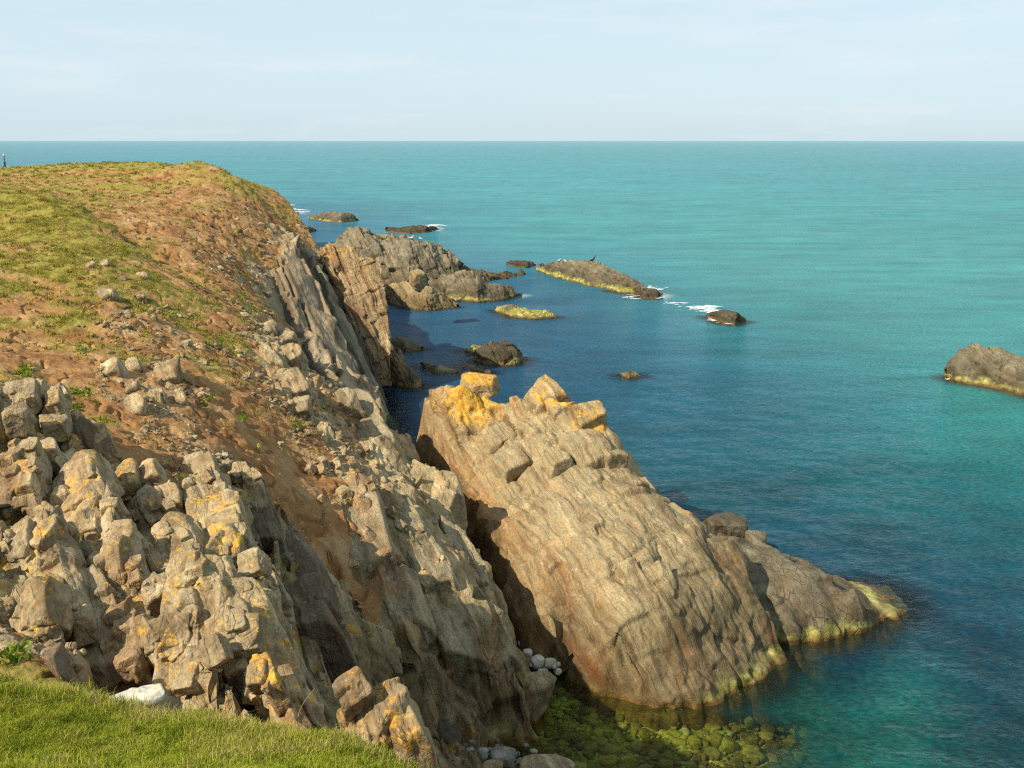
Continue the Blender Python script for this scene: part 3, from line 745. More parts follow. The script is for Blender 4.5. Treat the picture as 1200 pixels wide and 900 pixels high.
def boulder(name, label, cat, c, dims, mat, sub=5, seed=1, jit=.15, lichen=0, group=None, detail=1.0, algae=0., soft=.014, upright=False, planes=4, round_=0.):
    r = np.random.default_rng(seed)
    V, Fc = boulder_shape(sub, seed, dims, soft=soft, planes=planes, round_=round_)
    if upright: Rm = np.array(Euler((0, 0, r.uniform(-.5, .5))).to_matrix())
    else: Rm = bed_matrix(jit, r)
    V = V @ Rm.T
    s = float(np.mean(dims))
    n = V / (np.linalg.norm(V, axis=1, keepdims=True) + 1e-9)
    W = V + np.asarray(c)
    dd = rock_disp(W, detail * .62, .3, .8, min(1, max(.12, s * .55)), seed, .8, .25)
    if sub >= 5: dd = relax(dd, Fc, 1)
    V = V + n * dd[:, None]
    V = V + np.asarray(c)
    nz = n[:, 2]
    L = lichen * (.35 + .65 * sstep(-.2, .7, nz)) * np.ones(len(V))
    at = dict(lichen=L, algae=np.full(len(V), algae))
    V, b = rebase(V)
    ob = obj(name, mesh_np(name, V, Fc, mat, at), loc=b)
    return tag(ob, label, cat, group)

def boulder_px(name, label, cat, px, py, w, h, mat, y=None, sink=.15, deep=1.0, **kw):
    """boulder whose middle is seen at (px, py), w x h pixels, resting on the land"""
    if y is None:
        p = hit(px, py + h * .35)
        y = p[1]
    p = at_y(px, py, y)
    k = y / F_PX / .97
    hw, hh = w * k / 2, h * k / 2
    dims = (max(hw, hh) * deep, hw * 1.0, hh * 1.6)
    return boulder(name, label, cat, p + np.array([0, .68 * dims[0], -(.82 + sink) * hh]), dims, mat, **kw)

# ------------------------------------------------------------------ rocks out in the sea
def loft(name, label, cat, water, top, thick, mat, n=150, m=56, seed=1, amp=.6, lay=1., blk=1., size=1., algae=1., back=.5, group=None, lichen=None, apex=.5, bulge=.15):
    water = np.asarray(water, float); top = np.asarray(top, float)
    def resamp(p, n):
        t = (p[:, 0] - p[0, 0]) / (p[-1, 0] - p[0, 0]); s = np.linspace(0, 1, n)
        return np.stack([np.interp(s, t, p[:, 0]), np.interp(s, t, p[:, 1])], -1)
    W2, T2 = resamp(water, n), resamp(top, n)
    W = at_z(W2[:, 0], W2[:, 1], 0.0)
    s = np.linspace(0, 1, n); prof = np.clip(np.sin(PI * s), 0, 1) ** .5
    yc = W[:, 1] + thick * apex * prof
    C = at_y(T2[:, 0], T2[:, 1], yc); C[:, 2] = np.maximum(C[:, 2], .03)
    B = W.copy(); B[:, 1] += thick * prof + .05; B[:, 0] += thick * .0
    B[:, 2] = -1.0
    F0 = W.copy(); F0[:, 1] -= .5 * size; F0[:, 2] = -1.2
    mid = .5 * (W + C); mid[:, 2] += bulge * (C[:, 2]) ; mid[:, 1] -= bulge * .3 * thick * prof
    bk = .5 * (C + B); bk[:, 2] = np.maximum(C[:, 2] * .7, -.3); bk[:, 1] = yc + (B[:, 1] - yc) * .55
    rows = np.stack([F0, W, mid, C, bk, B])          # 6 x n x 3
    tt = np.array([0, .18, .42, .62, .84, 1.0]); q = np.linspace(0, 1, m)
    G = np.empty((m, n, 3))
    for a in range(3):
        for j in range(n): G[:, j, a] = np.interp(q, tt, rows[:, j, a])
    for _ in range(2):
        G[1:-1] = .25 * G[:-2] + .5 * G[1:-1] + .25 * G[2:]
    # ends taper under water
    N = grid_normals(G).reshape(-1, 3)
    p = G.reshape(-1, 3)
    if N.reshape(m, n, 3)[m // 2, n // 2, 2] < 0: N = -N
    d = rock_disp(p, amp, lay, blk, size, seed)
    V = p + N * d[:, None]
    Fc = grid_faces(m, n)
    L = lichen(V) if lichen else np.zeros(len(V))
    SHORE.extend(W[::3, :2].tolist())
    V, b = rebase(V)
    ob = obj(name, mesh_np(name, V, Fc, mat, dict(lichen=L, algae=np.full(len(V), algae))), loc=b)
    return tag(ob, label, cat, group)

# big grey island rock and its skirts
loft('sea_stack', 'big flat topped grey rock island standing off the end of the cliff', 'sea stack',
     [(385,330),(420,338),(480,340),(540,336),(580,330),(612,322)], [(385,296),(402,272),(412,265),(430,266),(452,272),(470,277),(490,279),(505,282),(520,294),(538,303),(541,314),(575,320),(612,321)], 10, M['grey'], 320, 150, 21, .8, 1.1, .9, 1.6, .3)
loft('sea_rock', 'flat brown rock shelf with yellow green edge reaching out beside the grey island', 'rock',
     [(500,345),(535,352),(560,354),(590,351),(612,346)], [(500,325),(530,318),(555,318),(572,331),(600,337),(612,344)], 5, M['grey'], 200, 70, 22, .6, .9, .9, 1.2, 1.3)
loft('sea_rock', 'pale grey rough rock mound in front of the grey island', 'rock',
     [(448,352),(470,360),(500,364),(520,362),(536,360)], [(448,335),(465,331),(485,330),(505,336),(520,345),(536,357)], 4.5, M['slab'], 180, 80, 23, .6, .4, 1., 1.2, .7)
boulder('sea_boulder', 'pointed pale boulder sitting on the rough rock mound near the island', 'boulder', at_y(490,328,87.5), (.95, .85, .95), M['slab'], 5, 31, algae=0, planes=14, round_=.25)
# skerries
loft('skerry', 'long brown skerry with a broad yellow green skirt and birds on top', 'rock',
     [(628,317),(650,326),(690,335),(725,343),(745,345),(760,346)], [(628,315),(640,308),(655,305),(672,306),(690,304),(700,307),(715,315),(727,318),(740,323),(757,338),(760,344)], 7, M['grey'], 220, 80, 24, .55, .9, .9, 1.3, 2.0)
loft('skerry', 'low wave washed tail of dark rock trailing off the long skerry', 'rock',
     [(740,343),(755,350),(770,350),(778,346)], [(740,338),(755,338),(768,341),(778,345)], 3, M['dark'], 70, 30, 25, .5, 1, 1, 1., .3)
loft('skerry', 'small rounded brown rock with white foam breaking beside it', 'rock',
     [(828,372),(845,379),(862,381),(874,377)], [(828,369),(840,364),(852,363),(864,367),(874,374)], 3, M['dark'], 80, 40, 26, .5, .8, 1, .8, .5)
loft('skerry', 'tiny low brown rock just left of the long skerry', 'rock',
     [(593,310),(605,314),(618,314),(628,311)], [(593,307),(605,304),(617,305),(628,310)], 3.5, M['dark'], 60, 30, 27, .5, .8, 1, .9, .3)
loft('skerry', 'flat pale yellow green reef of rock lying low in the water', 'rock',
     [(580,364),(600,372),(625,374),(652,372)], [(580,360),(595,356),(620,361),(640,365),(652,369)], 4, M['grey'], 120, 40, 28, .45, 1, 1, .9, 2.6)
loft('sea_rock', 'dark pyramid shaped rock with a pale weed line in the bay', 'rock',
     [(556,423),(570,427),(590,428),(606,427),(614,421)], [(556,410),(567,402),(580,398),(590,398),(602,405),(611,414),(614,419)], 3.4, M['dark'], 150, 70, 29, .5, .6, 1, .9, 1.2)
loft('sea_rock', 'small low yellowish rock touching the dark pyramid rock', 'rock',
     [(545,412),(556,416),(568,416)], [(545,409),(555,404),(568,407)], 2.0, M['grey'], 60, 30, 30, .4, .6, 1, .7, 2.0)
loft('sea_rock', 'awash dark rock barely showing in the bay beside the pyramid rock', 'rock',
     [(542,430),(560,436),(575,437)], [(542,428),(556,429),(575,434)], 2.0, M['dark'], 60, 30, 32, .4, .6, 1, .7, 1.0)
loft('sea_rock', 'thin brown reef just breaking the surface of the bay', 'rock',
     [(493,430),(510,437),(537,437)], [(493,424),(510,428),(537,434)], 2.2, M['dark'], 80, 30, 33, .35, .6, .8, .7, .9)
loft('sea_rock', 'lone tiny rock showing above open water', 'rock',
     [(728,441),(737,443),(750,441)], [(728,438.5),(738,434),(745,436),(750,440)], 1.3, M['grey'], 50, 24, 34, .35, .6, .8, .6, 1.6)
loft('sea_rock', 'rounded brown rock at the edge of the open sea far from the cliff', 'rock',
     [(1108,443),(1118,447),(1140,451),(1165,455),(1190,461),(1230,470),(1262,470)], [(1108,432),(1116,420),(1127,409),(1135,404),(1150,405),(1162,410),(1172,407),(1185,411),(1200,418),(1230,430),(1262,462)], 4.5, M['grey'], 240, 110, 35, .5, .4, .9, 1.1, 1.4)
loft('skerry', 'distant low rock with yellow crest and foam at its end', 'rock',
     [(361,256),(380,260),(400,261),(419,259)], [(361,253),(378,249),(400,248),(412,250),(419,257)], 7, M['grey'], 110, 36, 36, .5, .8, 1, 1.3, 1.2)
loft('skerry', 'dark low rock near the foot of the headland', 'rock',
     [(322,273),(340,277),(358,274),(370,271)], [(322,262),(335,260),(352,261),(370,269)], 7, M['dark'], 110, 36, 37, .5, .8, 1, 1.3, .3)
loft('skerry', 'farthest dark rock showing at the foot of the headland', 'rock',
     [(305,243),(318,244),(328,243)], [(305,240),(318,239),(328,242)], 9, M['dark'], 50, 24, 38, .5, .8, 1, 1.3, .2)
loft('skerry', 'low dark reef beyond the island with white surf on it', 'rock',
     [(452,272),(480,274),(500,273),(514,269)], [(452,266),(470,266),(485,263),(500,264),(514,268)], 6, M['dark'], 110, 30, 39, .5, .8, 1, 1.3, .5)
# rocks at the foot of the bedded cliff
loft('sea_rock', 'brown rock poking out behind the layered boulder at the cliff foot', 'rock',
     [(455,408),(475,412),(495,410)], [(455,394),(470,394),(485,398),(495,406)], 3, M['grey'], 80, 40, 40, .5, .8, 1, .9, .4)
loft('cliff_boulder', 'layered tan boulder with weedy foot at the base of the cliff', 'boulder',
     [(424,440),(445,446),(465,452),(485,456),(496,452)], [(424,410),(440,402),(455,402),(468,410),(475,428),(488,440),(496,450)], 3.4, M['pillar'], 150, 80, 41, .5, 1.4, .8, .9, 1.0)

# bedded orange pillar and the block behind it
def column_mesh(front, depth, skew, mat, name, label, cat, seed, lichen, amp=.6):
    """slab of upright beds: front outline rows (left px, right px, py, Y)"""
    rows = []
    for l, r_, py, y in front:
        a = at_y(l, py, y); b = at_y(r_, py, y)
        c = b + np.array([-.9 - skew[0], depth, -skew[1]]); e = a + np.array([-.2, depth, -skew[1]])
        ring = []
        for p, q, k in ((a, b, 60), (b, c, 26), (c, e, 30), (e, a, 26)):
            t = np.linspace(0, 1, k, endpoint=False)[:, None]; ring.append(p + (q - p) * t)
        rows.append(np.concatenate(ring))
    rows = np.array(rows)
    zt = np.linspace(0, 1, len(front)); q = np.linspace(0, 1, 150)
    G = np.empty((150, rows.shape[1], 3))
    for a in range(3):
        for j in range(rows.shape[1]): G[:, j, a] = np.interp(q, zt, rows[:, j, a])
    top = G[0].mean(0) + np.array([0, 0, .12])
    caps = [top + (G[0] - top) * s for s in (.02, .25, .5, .75, .93)]
    G = np.concatenate([np.array(caps), G])
    for _ in range(2):
        G[1:-1] = .25 * G[:-2] + .5 * G[1:-1] + .25 * G[2:]
    Gw = np.concatenate([G[:, -1:], G, G[:, :1]], 1)
    N = grid_normals(Gw)[:, 1:-1].reshape(-1, 3)
    cen = G.mean((0, 1)); p = G.reshape(-1, 3)
    if (((p - cen) * N).sum(1)).mean() < 0: N = -N
    V = p + N * rock_disp(p, amp, 2.6, .8, .9, seed)[:, None]
    nr, nc = G.shape[:2]
    i = np.arange(nr - 1)[:, None] * nc; j = np.arange(nc)[None]; j2 = (j + 1) % nc
    Fc = np.stack([i + j, i + j2, i + nc + j2, i + nc + j], -1).reshape(-1, 4)
    L = lichen(V) if lichen else np.zeros(len(V))
    V, b = rebase(V)
    ob = obj(name, mesh_np(name, V, Fc, mat, dict(lichen=L, algae=np.full(len(V), .5))), loc=b)
    return tag(ob, label, cat)
column_mesh([(421,436,303,66),(414,446,308,65.8),(416,450,330,65.3),(404,452,345,64.8),(403,455,375,64.2),(410,457,405,63.6),(418,458,435,63.0),(424,458,452,62.6)], 3.2, (.6, .4), M['pillar'], 'rock_pillar',
            'orange brown pillar of upright rock beds at the end of the cliff', 'rock pillar', 51, spots([(428,306,66,1.0,.5),(436,320,65.5,.8,.3)]))
column_mesh([(382,408,288,71),(374,416,292,70.5),(376,420,305,69.8),(384,424,320,69),(398,428,345,67.5),(405,440,380,66),(412,445,410,65)], 3.5, (.8, .6), M['pillar'], 'rock_pillar',
            'shorter bright orange crag behind the pillar of upright beds', 'rock pillar', 52, spots([(392,289,70.5,1.9,.62),(410,300,70,1.3,.4)]))

# ------------------------------------------------------------------ boulders on and around the slab
boulder('boulder', 'boulder wholly coated in yellow orange lichen at the top of the slab', 'boulder', at_y(561,451,42.0), (.75, .66, .50), M['slab'], 5, 61, lichen=1.15, upright=True)
boulder('boulder', 'low dark boulder in the water behind the seaward shoulder of the slab', 'boulder', at_y(850,618,36.6), (.85, .68, .42), M['dark'], 5, 62, algae=.2, upright=True)
boulder('boulder', 'small yellowish boulder on the back edge of the low weedy ledge', 'boulder', at_y(887,634,35), (.42, .36, .3), M['grey'], 4, 63, algae=0)
for k, (px, py, y, w, h, lab, li) in enumerate([
        (640,470,38.9,58,26,'lichen topped block on the middle of the slab crest',.62),
        (692,497,37.0,44,36,'orange capped block at the seaward end of the slab crest',.62),
        (690,540,35.4,56,44,'bulging tan block under the orange capped one on the slab',.1),
        (720,545,35.4,36,40,'grey tan block overhanging the seaward side of the slab',0),
        (600,553,35.8,46,34,'pale broken block part way down the slab face',.2),
        (655,548,35.0,34,30,'wedge shaped block beside a dark notch on the slab',.1),
        (585,520,38.3,36,30,'grey faced block in the ribbed upper part of the slab',.25),
        (735,575,34.6,44,40,'tan block forming the upper step of the slab seaward shoulder',.1)]):
    boulder_px('slab_block', lab, 'boulder', px, py, w, h, M['slab'], y=y, sub=5, seed=70 + k, lichen=li, detail=.8, jit=.18, sink=-.42)

# front crag by the grass edge
yc = 9.2
def crag(V): return V
boulder_px('crag', 'knobbly tan crag spotted with orange lichen just beyond the grass edge', 'rock', 440, 845, 112, 96, M['block'], y=9.3, sub=6, seed=81, lichen=.35, deep=.8, detail=1.6, planes=6)
boulder_px('crag', 'jagged tooth of pale rock on top of the orange spotted crag', 'rock', 412, 806, 44, 46, M['block'], y=9.35, sub=5, seed=82, lichen=.3, detail=1.4)
boulder_px('crag', 'slanting lichen crusted slab leaning on the seaward side of the crag', 'rock', 478, 860, 52, 84, M['block'], y=9.15, sub=5, seed=83, lichen=.5, detail=1.2)

# blocks of the near crags: px, py, w, h, lichen, label
BL = [
 (14,462,46,26,.1,'flat grey capstone at the picture edge of the upper outcrop'),
 (48,470,50,24,.1,'long flat slab forming the top of the upper outcrop'),
 (57,497,38,44,.1,'upright grey faced block in the upper outcrop'),
 (54,530,32,34,.1,'squared block at the foot of the upper outcrop'),
 (88,505,34,34,.1,'dark block tucked behind the squared block of the upper outcrop'),
 (108,512,36,26,.7,'orange splashed boulder beside the bare earth path'),
 (22,560,40,22,.6,'lichen dotted lump below the upper outcrop'),
 (85,580,96,62,.45,'broad pale slab with an orange patch, sloping beside deep shade'),
 (128,616,46,46,.2,'cracked cube shaped block under the broad pale slab'),
 (147,560,34,44,.6,'orange streaked upright flake under the path'),
 (172,592,28,42,.1,'rounded upright block, slimmer of the pair in the hollow'),
 (194,594,40,50,.1,'rounded upright block, wider of the pair in the hollow'),
 (258,622,54,30,.3,'flat earth topped block at the ravine edge'),
 (254,645,58,26,.75,'block with a bright orange lichen face at the ravine edge'),
 (298,585,34,40,.3,'pinkish cracked block at the head of the ravine'),
 (14,640,52,30,.0,'flat brown slab near the picture edge below the dark hollow'),
 (130,672,58,34,.2,'broken pale slab in the middle of the crag'),
 (205,690,30,44,.5,'upright slab with an orange lower edge between two clefts'),
 (250,682,56,42,.4,'speckled slab topping the ravine side of the crag'),
 (178,698,44,56,.25,'cracked pale block with a single orange spot'),
 (40,706,68,26,.65,'low slab with a glowing orange front edge'),
 (190,758,70,56,.5,'big rounded boulder with yellow lichen on its shoulder'),
 (262,752,88,80,.35,'largest smooth grey tan boulder of the near crag'),
 (312,796,34,56,.7,'pale lichen edged flake at the lower end of the near crag'),
 (312,716,28,34,.7,'yellow topped block above the ravine'),
 (62,775,24,56,.7,'dark side slab streaked with orange next to the grass'),
 (30,735,60,20,.0,'pale gravelly ledge stone above the grass'),
 (360,735,90,70,.0,'rounded dark slab in the shaded ravine'),
 (130,432,24,22,.0,'grey faced block at the upper end of the stone cluster on bare earth'),
 (155,430,20,16,.0,'tan block next to the grey faced one in the stone cluster'),
 (192,436,34,22,.0,'wide earth topped block in the stone cluster'),
 (153,453,18,14,.0,'small cube in the middle of the stone cluster'),
 (155,476,30,22,.0,'pale fractured block at the lower end of the stone cluster'),
 (182,464,22,22,.0,'upright block in the stone cluster'),
 (206,468,26,20,.0,'grey brown block at the ravine end of the stone cluster'),
 (122,345,24,16,.0,'shell shaped grey rock half buried in the grassy slope'),
 (165,322,12,9,.0,'small pale rock alone on the grassy slope'),
 (105,310,11,9,.0,'small grey rock, one of two on the green spur'),
 (121,308,13,9,.0,'pale rock, wider of two on the green spur'),
 (165,347,10,14,.0,'slim upright stone on the grassy slope'),
 (332,398,26,24,.1,'pale cracked block at the cliff edge below the grass'),
 (338,416,26,24,.3,'lichen dotted block at the cliff edge'),
 (316,415,24,26,.0,'tan block leaning on the cracked one at the cliff edge'),
 (312,386,22,14,.0,'flat pale stone topping the cliff edge pile'),
 (338,452,42,22,.0,'pale long block below the cliff edge pile'),
 (348,476,28,12,.0,'flat pale stone under the long block'),
 (400,470,36,24,.0,'broken pale stones at the head of the smooth grey slab'),
 (525,580,36,40,.0,'pale knob on the seaward edge of the rock rib'),
]
for k, (px, py, w, h, li, lab) in enumerate(BL):
    mt = M['block'] if py > 430 or px > 300 else M['stone']
    if py > 440 and px < 330: w, h = w * .86, h * .8
    if px > 395: mt = M['rib']
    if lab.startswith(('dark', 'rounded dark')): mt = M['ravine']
    o = boulder_px('rock_block', lab, 'rock', px, py, w, h, mt, sub=6 if w * h > 2600 else 5 if w * h > 500 else 4, seed=100 + k, lichen=li, jit=.10, deep=1.6, group='blocks of the crags')

LED = [ # px, py, half length along the beds, half width, half height, lichen, label
 (258,622,1.5,.50,.75,.5,'long bedded ledge forming the upper edge of the ravine'),
 (286,690,1.5,.42,.85,.35,'long ledge running down the middle of the ravine edge'),
 (306,770,1.3,.36,.85,.55,'steep pale ledge at the lower end of the ravine edge'),
 (214,690,1.3,.36,.75,.45,'narrow ledge between the two clefts of the near crag'),
 (178,612,1.5,.40,.70,.15,'long ledge running under the rounded pair of blocks'),
 (140,690,1.2,.42,.65,.4,'fractured ledge across the middle of the near crag'),
 (100,640,1.4,.50,.60,.2,'ledge under the cracked cube shaped block'),
 (44,676,1.2,.45,.55,.1,'low tan ledge beside the dark hollow'),
 (228,775,1.4,.55,.85,.4,'broad ledge below the big rounded boulder'),
 (110,745,1.1,.40,.7,.2,'shaded ledge in the cleft behind the grass'),
 (20,560,1.0,.40,.5,.3,'mossy ledge at the picture edge above the dark hollow'),
 (240,572,1.3,.45,.6,.1,'pale ledge at the head of the ravine'),
 (300,600,1.5,.45,.7,.1,'shaded ledge stepping down into the ravine head'),
 (345,660,1.6,.5,.8,0,'dark bedded ledge along the ravine floor'),
 (425,615,1.9,.95,1.1,.05,'great cracked pale block topping the rock rib'),
 (452,690,1.9,.85,1.2,0,'smooth squared face of the rock rib below the cracked block'),
 (490,640,2.2,.6,1.1,0,'long grey bed along the crest of the rock rib'),
 (520,720,2.0,.7,1.2,0,'grey bed on the seaward flank of the rock rib'),
 (545,650,1.8,.4,.9,0,'thin bed edging the gully side of the rock rib'),
 (570,740,1.6,.5,.9,0,'low bed near the foot of the rock rib'),
 (425,500,2.6,1.0,.6,0,'smooth grey sheet of rock dipping to the sea above the rib'),
]
for k, (px, py, a_, b_, h_, li, lab) in enumerate(LED):
    p = hit(px, py)
    if px < 330: a_, h_ = a_ * 1.25, h_ * .85
    c_ = p - BED[2] * h_ * (.86 if px < 330 else .74) + BED[0] * a_ * -.15
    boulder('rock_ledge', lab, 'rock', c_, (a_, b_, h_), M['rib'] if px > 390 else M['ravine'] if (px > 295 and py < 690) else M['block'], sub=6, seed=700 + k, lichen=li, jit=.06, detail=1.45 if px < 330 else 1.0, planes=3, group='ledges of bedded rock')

# smaller angular fragments that break up the ledges
bpy.context.view_layer.update()
_dg = bpy.context.evaluated_depsgraph_get()
def seen(px, py):
    u, dy, dz = ray(px, py)
    ok, loc, nrm, *_ = SC.ray_cast(_dg, Vector((0, 0, CAM_Z)), Vector((float(u), float(dy), float(dz))).normalized())
    return (loc, nrm) if ok else (None, None)
rf = np.random.default_rng(41)
FRAG = []
for k in range(14):
    V, Fc = boulder_shape(5, 600 + k, (1.0, rf.uniform(.45, .8), rf.uniform(.55, .9)), planes=4, soft=.016)
    n = V / np.linalg.norm(V, axis=1, keepdims=True)
    V = V + n * (relax(rock_disp(V * .9 + 13 * k, .5, .5, 1.0, .45, 600 + k, 1.0, .2), Fc, 1))[:, None]
    FRAG.append(mesh_np('rock_fragment', V, Fc, M['block'], dict(lichen=np.full(len(V), .38), algae=np.zeros(len(V)))))
spots_ = []
for cx, cy, sx_, sy_, n in [(60,600,60,60,40),(150,640,60,60,40),(240,680,45,70,40),(180,760,70,40,26),(60,720,50,30,24),(40,480,36,30,20),(250,560,50,22,18),(300,780,20,40,12),(420,560,40,26,16),(470,640,40,50,16)]:
    for _ in range(n): spots_.append((rf.normal(cx, sx_ * .62), rf.normal(cy, sy_ * .62)))
put_ = 0
hits_ = [(px, py, *seen(px, py)) for px, py in spots_]
for px, py, loc, nrm in hits_:
    if loc is None or loc.y > 34 or py > 812 or (py > 780 and px < 60): continue
    z_ = math.hypot(loc.x, loc.y)
    if z_ < 9.4: continue
    sc_ = float(np.clip(rf.lognormal(-1.75, .45), .07, .36))
    o = obj('rock_fragment', FRAG[put_ % 14])
    Rm = Matrix(BED.T.tolist()).to_4x4() @ Euler(rf.normal(0, .22, 3).tolist()).to_matrix().to_4x4()
    o.matrix_world = Matrix.Translation(loc - nrm * sc_ * .35) @ Rm @ Matrix.Scale(sc_, 4)
    tag(o, 'small angular chunk of fractured rock bedded in the crags and ledges', 'rock', 'small fractured chunks of the crags'); put_ += 1

# cobbles and beach boulders
def cobbles(name, lab, cat, pts, mat, group, seed):
    for k, (px, py, w, h, z) in enumerate(pts):
        p = at_z(px, py, z); kx = p[1] / F_PX / .97
        l = lab[k] if isinstance(lab, (list, tuple)) else lab
        boulder(name, l, cat, p, (w * kx / 2, w * kx / 2 * .9, h * kx / 2), M['dark'] if 'dark' in l else mat, 5, seed + k, detail=.35, soft=.06, group=group, upright=True, planes=12, round_=.5)
cobbles('beach_boulder', ['long pale flat topped boulder at the bottom edge of the beach', 'pale pitted boulder with an orange spot at the bottom edge', 'white angular boulder next to the crag foot', 'small pale boulder between the larger two'], 'boulder',
        [(530,899,44,22,1.0),(640,903,84,24,.8),(505,898,22,20,1.1),(575,902,36,18,1.0)], M['block'], 'pale boulders along the bottom edge', 300)
cobbles('cobble', ['flat grey cobble leaning on its neighbour', 'round grey cobble on the beach', 'large speckled grey cobble on the beach', 'small dark grey cobble on the beach', 'smooth dark boulder under the crag', 'grey cobble by the water'], 'stone',
        [(551,882,16,18,.9),(565,884,16,20,.8),(590,886,38,20,.7),(597,898,20,12,.8),(518,866,64,52,.6),(610,893,14,10,.6)], M['cobble'], 'grey cobbles on the small beach', 320)
rc_ = np.random.default_rng(77)
cobbles('cobble', 'small grey brown cobble among many on the little beach', 'stone', [(rc_.normal(575, 32), rc_.normal(884, 9), rc_.uniform(5, 13), rc_.uniform(4, 10), rc_.uniform(.35, .8)) for _ in range(46)], M['cobble'], 'small cobbles on the beach', 900)
cobbles('gully_stone', 'small pale cobble wedged in the gully mouth', 'stone', [(rc_.normal(632, 13), rc_.normal(778, 11), rc_.uniform(5, 10), rc_.uniform(5, 9), rc_.uniform(.15, .4)) for _ in range(22)], M['white'], 'small cobbles in the gully', 960)
cobbles('gully_stone', ['largest white stone at the mouth of the gully', 'greenish white stone at the mouth of the gully', 'white stone nearest the pool', 'pale stone against the slab foot', 'grey stone up the gully', 'small grey stone deep in the gully', 'tiny white stone at the pool edge'], 'stone',
        [(630,776,20,18,.4),(645,777,18,16,.38),(637,790,17,14,.25),(654,787,11,10,.2),(618,766,15,14,.45),(612,755,13,12,.45),(630,799,14,11,.15)], M['white'], 'pale stones at the gully mouth', 340)
p = at_y(155, 822, 8.5)
boulder('white_stone', 'long low white stone lying along the grass edge', 'stone', p + np.array([0, .1, -.02]), (.30, .13, .055), M['white'], 5, 360, detail=.7, upright=True, planes=12, round_=.35)

# ------------------------------------------------------------------ loose stones on the slopes
proto = []
for k in range(9):
    V, Fc = boulder_shape(3, 400 + k, (1, random.uniform(.6, .95), random.uniform(.45, .75)), planes=7, soft=.04)
    n = V / np.linalg.norm(V, axis=1, keepdims=True)
    V = V + n * (.06 * fbm(V * 2.2, 3, 400 + k))[:, None]
    proto.append(mesh_np('loose_stone', V, Fc, M['stone'], dict(lichen=np.zeros(len(V)), algae=np.zeros(len(V))), smooth=False))
CL = [  # px, py, sx, sy, count, size px lo, hi
 (150,390,40,26,34,3,8),(170,410,22,14,12,3,7),(185,365,18,10,10,3,8),(150,455,45,25,26,3,9),(215,450,35,25,14,3,7),(330,430,22,35,20,4,9),
 (400,480,26,22,22,4,9),(420,540,30,24,18,4,9),(350,520,25,22,14,3,7),(200,225,18,10,14,2,4),(210,270,30,16,20,2,5),(235,300,25,12,16,2,5),(270,310,25,25,14,2,4),(300,330,14,12,8,2,5),(260,250,30,20,10,2,4),
 (250,540,26,18,18,4,10),(225,500,26,12,10,4,8),(60,730,50,12,12,3,8),(110,690,50,20,14,4,10),(280,630,20,15,8,4,9),(480,560,30,26,14,4,9)]
cnt = 0
for px, py, sx, sy, n, lo, hi in CL:
    for _ in range(n):
        qx, qy = random.gauss(px, sx * .55), random.gauss(py, sy * .55)
        p = hit(qx, qy, n=420)
        if p is None: continue
        s = random.uniform(lo, hi) * p[1] / F_PX * .5 * random.choice((.7, 1, 1, 1.3))
        me = proto[cnt % len(proto)]
        o = obj('loose_stone', me, loc=(p[0], p[1], ground_z(p[0], p[1]) + s * .15))
        o.scale = (s, s, s); o.rotation_euler = (random.uniform(-.6, .6), random.uniform(-.6, .6), random.uniform(0, 6.28))
        tag(o, 'small angular pale stone lying loose on the earth and grass slope', 'stone', 'loose stones on the slopes')
        cnt += 1
        if cnt >= 298: break
    if cnt >= 298: break

def sample_surface(n, cond, seed):
    r = np.random.default_rng(seed)
    w = cond.ravel().astype(float) * np.hypot(HV[..., 0], HV[..., 1]).ravel() ** 2   # area of the fan cells
    c = np.cumsum(w); pick = np.searchsorted(c, r.uniform(0, c[-1], n))
    nc_ = HV.shape[1]; i = np.clip(pick // nc_, 0, HV.shape[0] - 2); j = np.clip(pick % nc_, 0, nc_ - 2)
    u, v = r.uniform(0, 1, (n, 1)), r.uniform(0, 1, (n, 1))
    return (HV[i, j] * (1 - u) * (1 - v) + HV[i + 1, j] * u * (1 - v) + HV[i, j + 1] * (1 - u) * v + HV[i + 1, j + 1] * u * v)
RR = np.hypot(HV[..., 0], HV[..., 1]); AA = np.arctan2(HV[..., 0], HV[..., 1])
gmask = grass.reshape(HV.shape[:2]); rmask = cov[:, 1].reshape(HV.shape[:2])
infr = (AA > math.radians(-33)) & (AA < math.radians(2))
sn_ = fbm(HV.reshape(-1, 3).astype(np.float32) * .7, 4, 130).reshape(RR.shape)
cs_ = infr & (RR > 11) & (RR < 75) & (cliffm.reshape(RR.shape) < .3) & (damp_shade.reshape(RR.shape) < .5) & (HV[..., 2] > 1.5) & (AA < -.14)
B = np.concatenate([sample_surface(2000, cs_ & (rmask > .3) & (sn_ > .12) & (RR < 34), 21), sample_surface(500, cs_ & (rmask > .25) & (sn_ > .2) & (RR >= 34), 22), sample_surface(2200, cs_ & (rmask > .5) & (RR < 24), 23), sample_surface(200, cs_ & (gmask < .6) & (RR > 18), 24)])
rg = np.random.default_rng(25)
Dv, Df = ICO[2]
Vs = np.empty((len(B), len(Dv), 3)); 
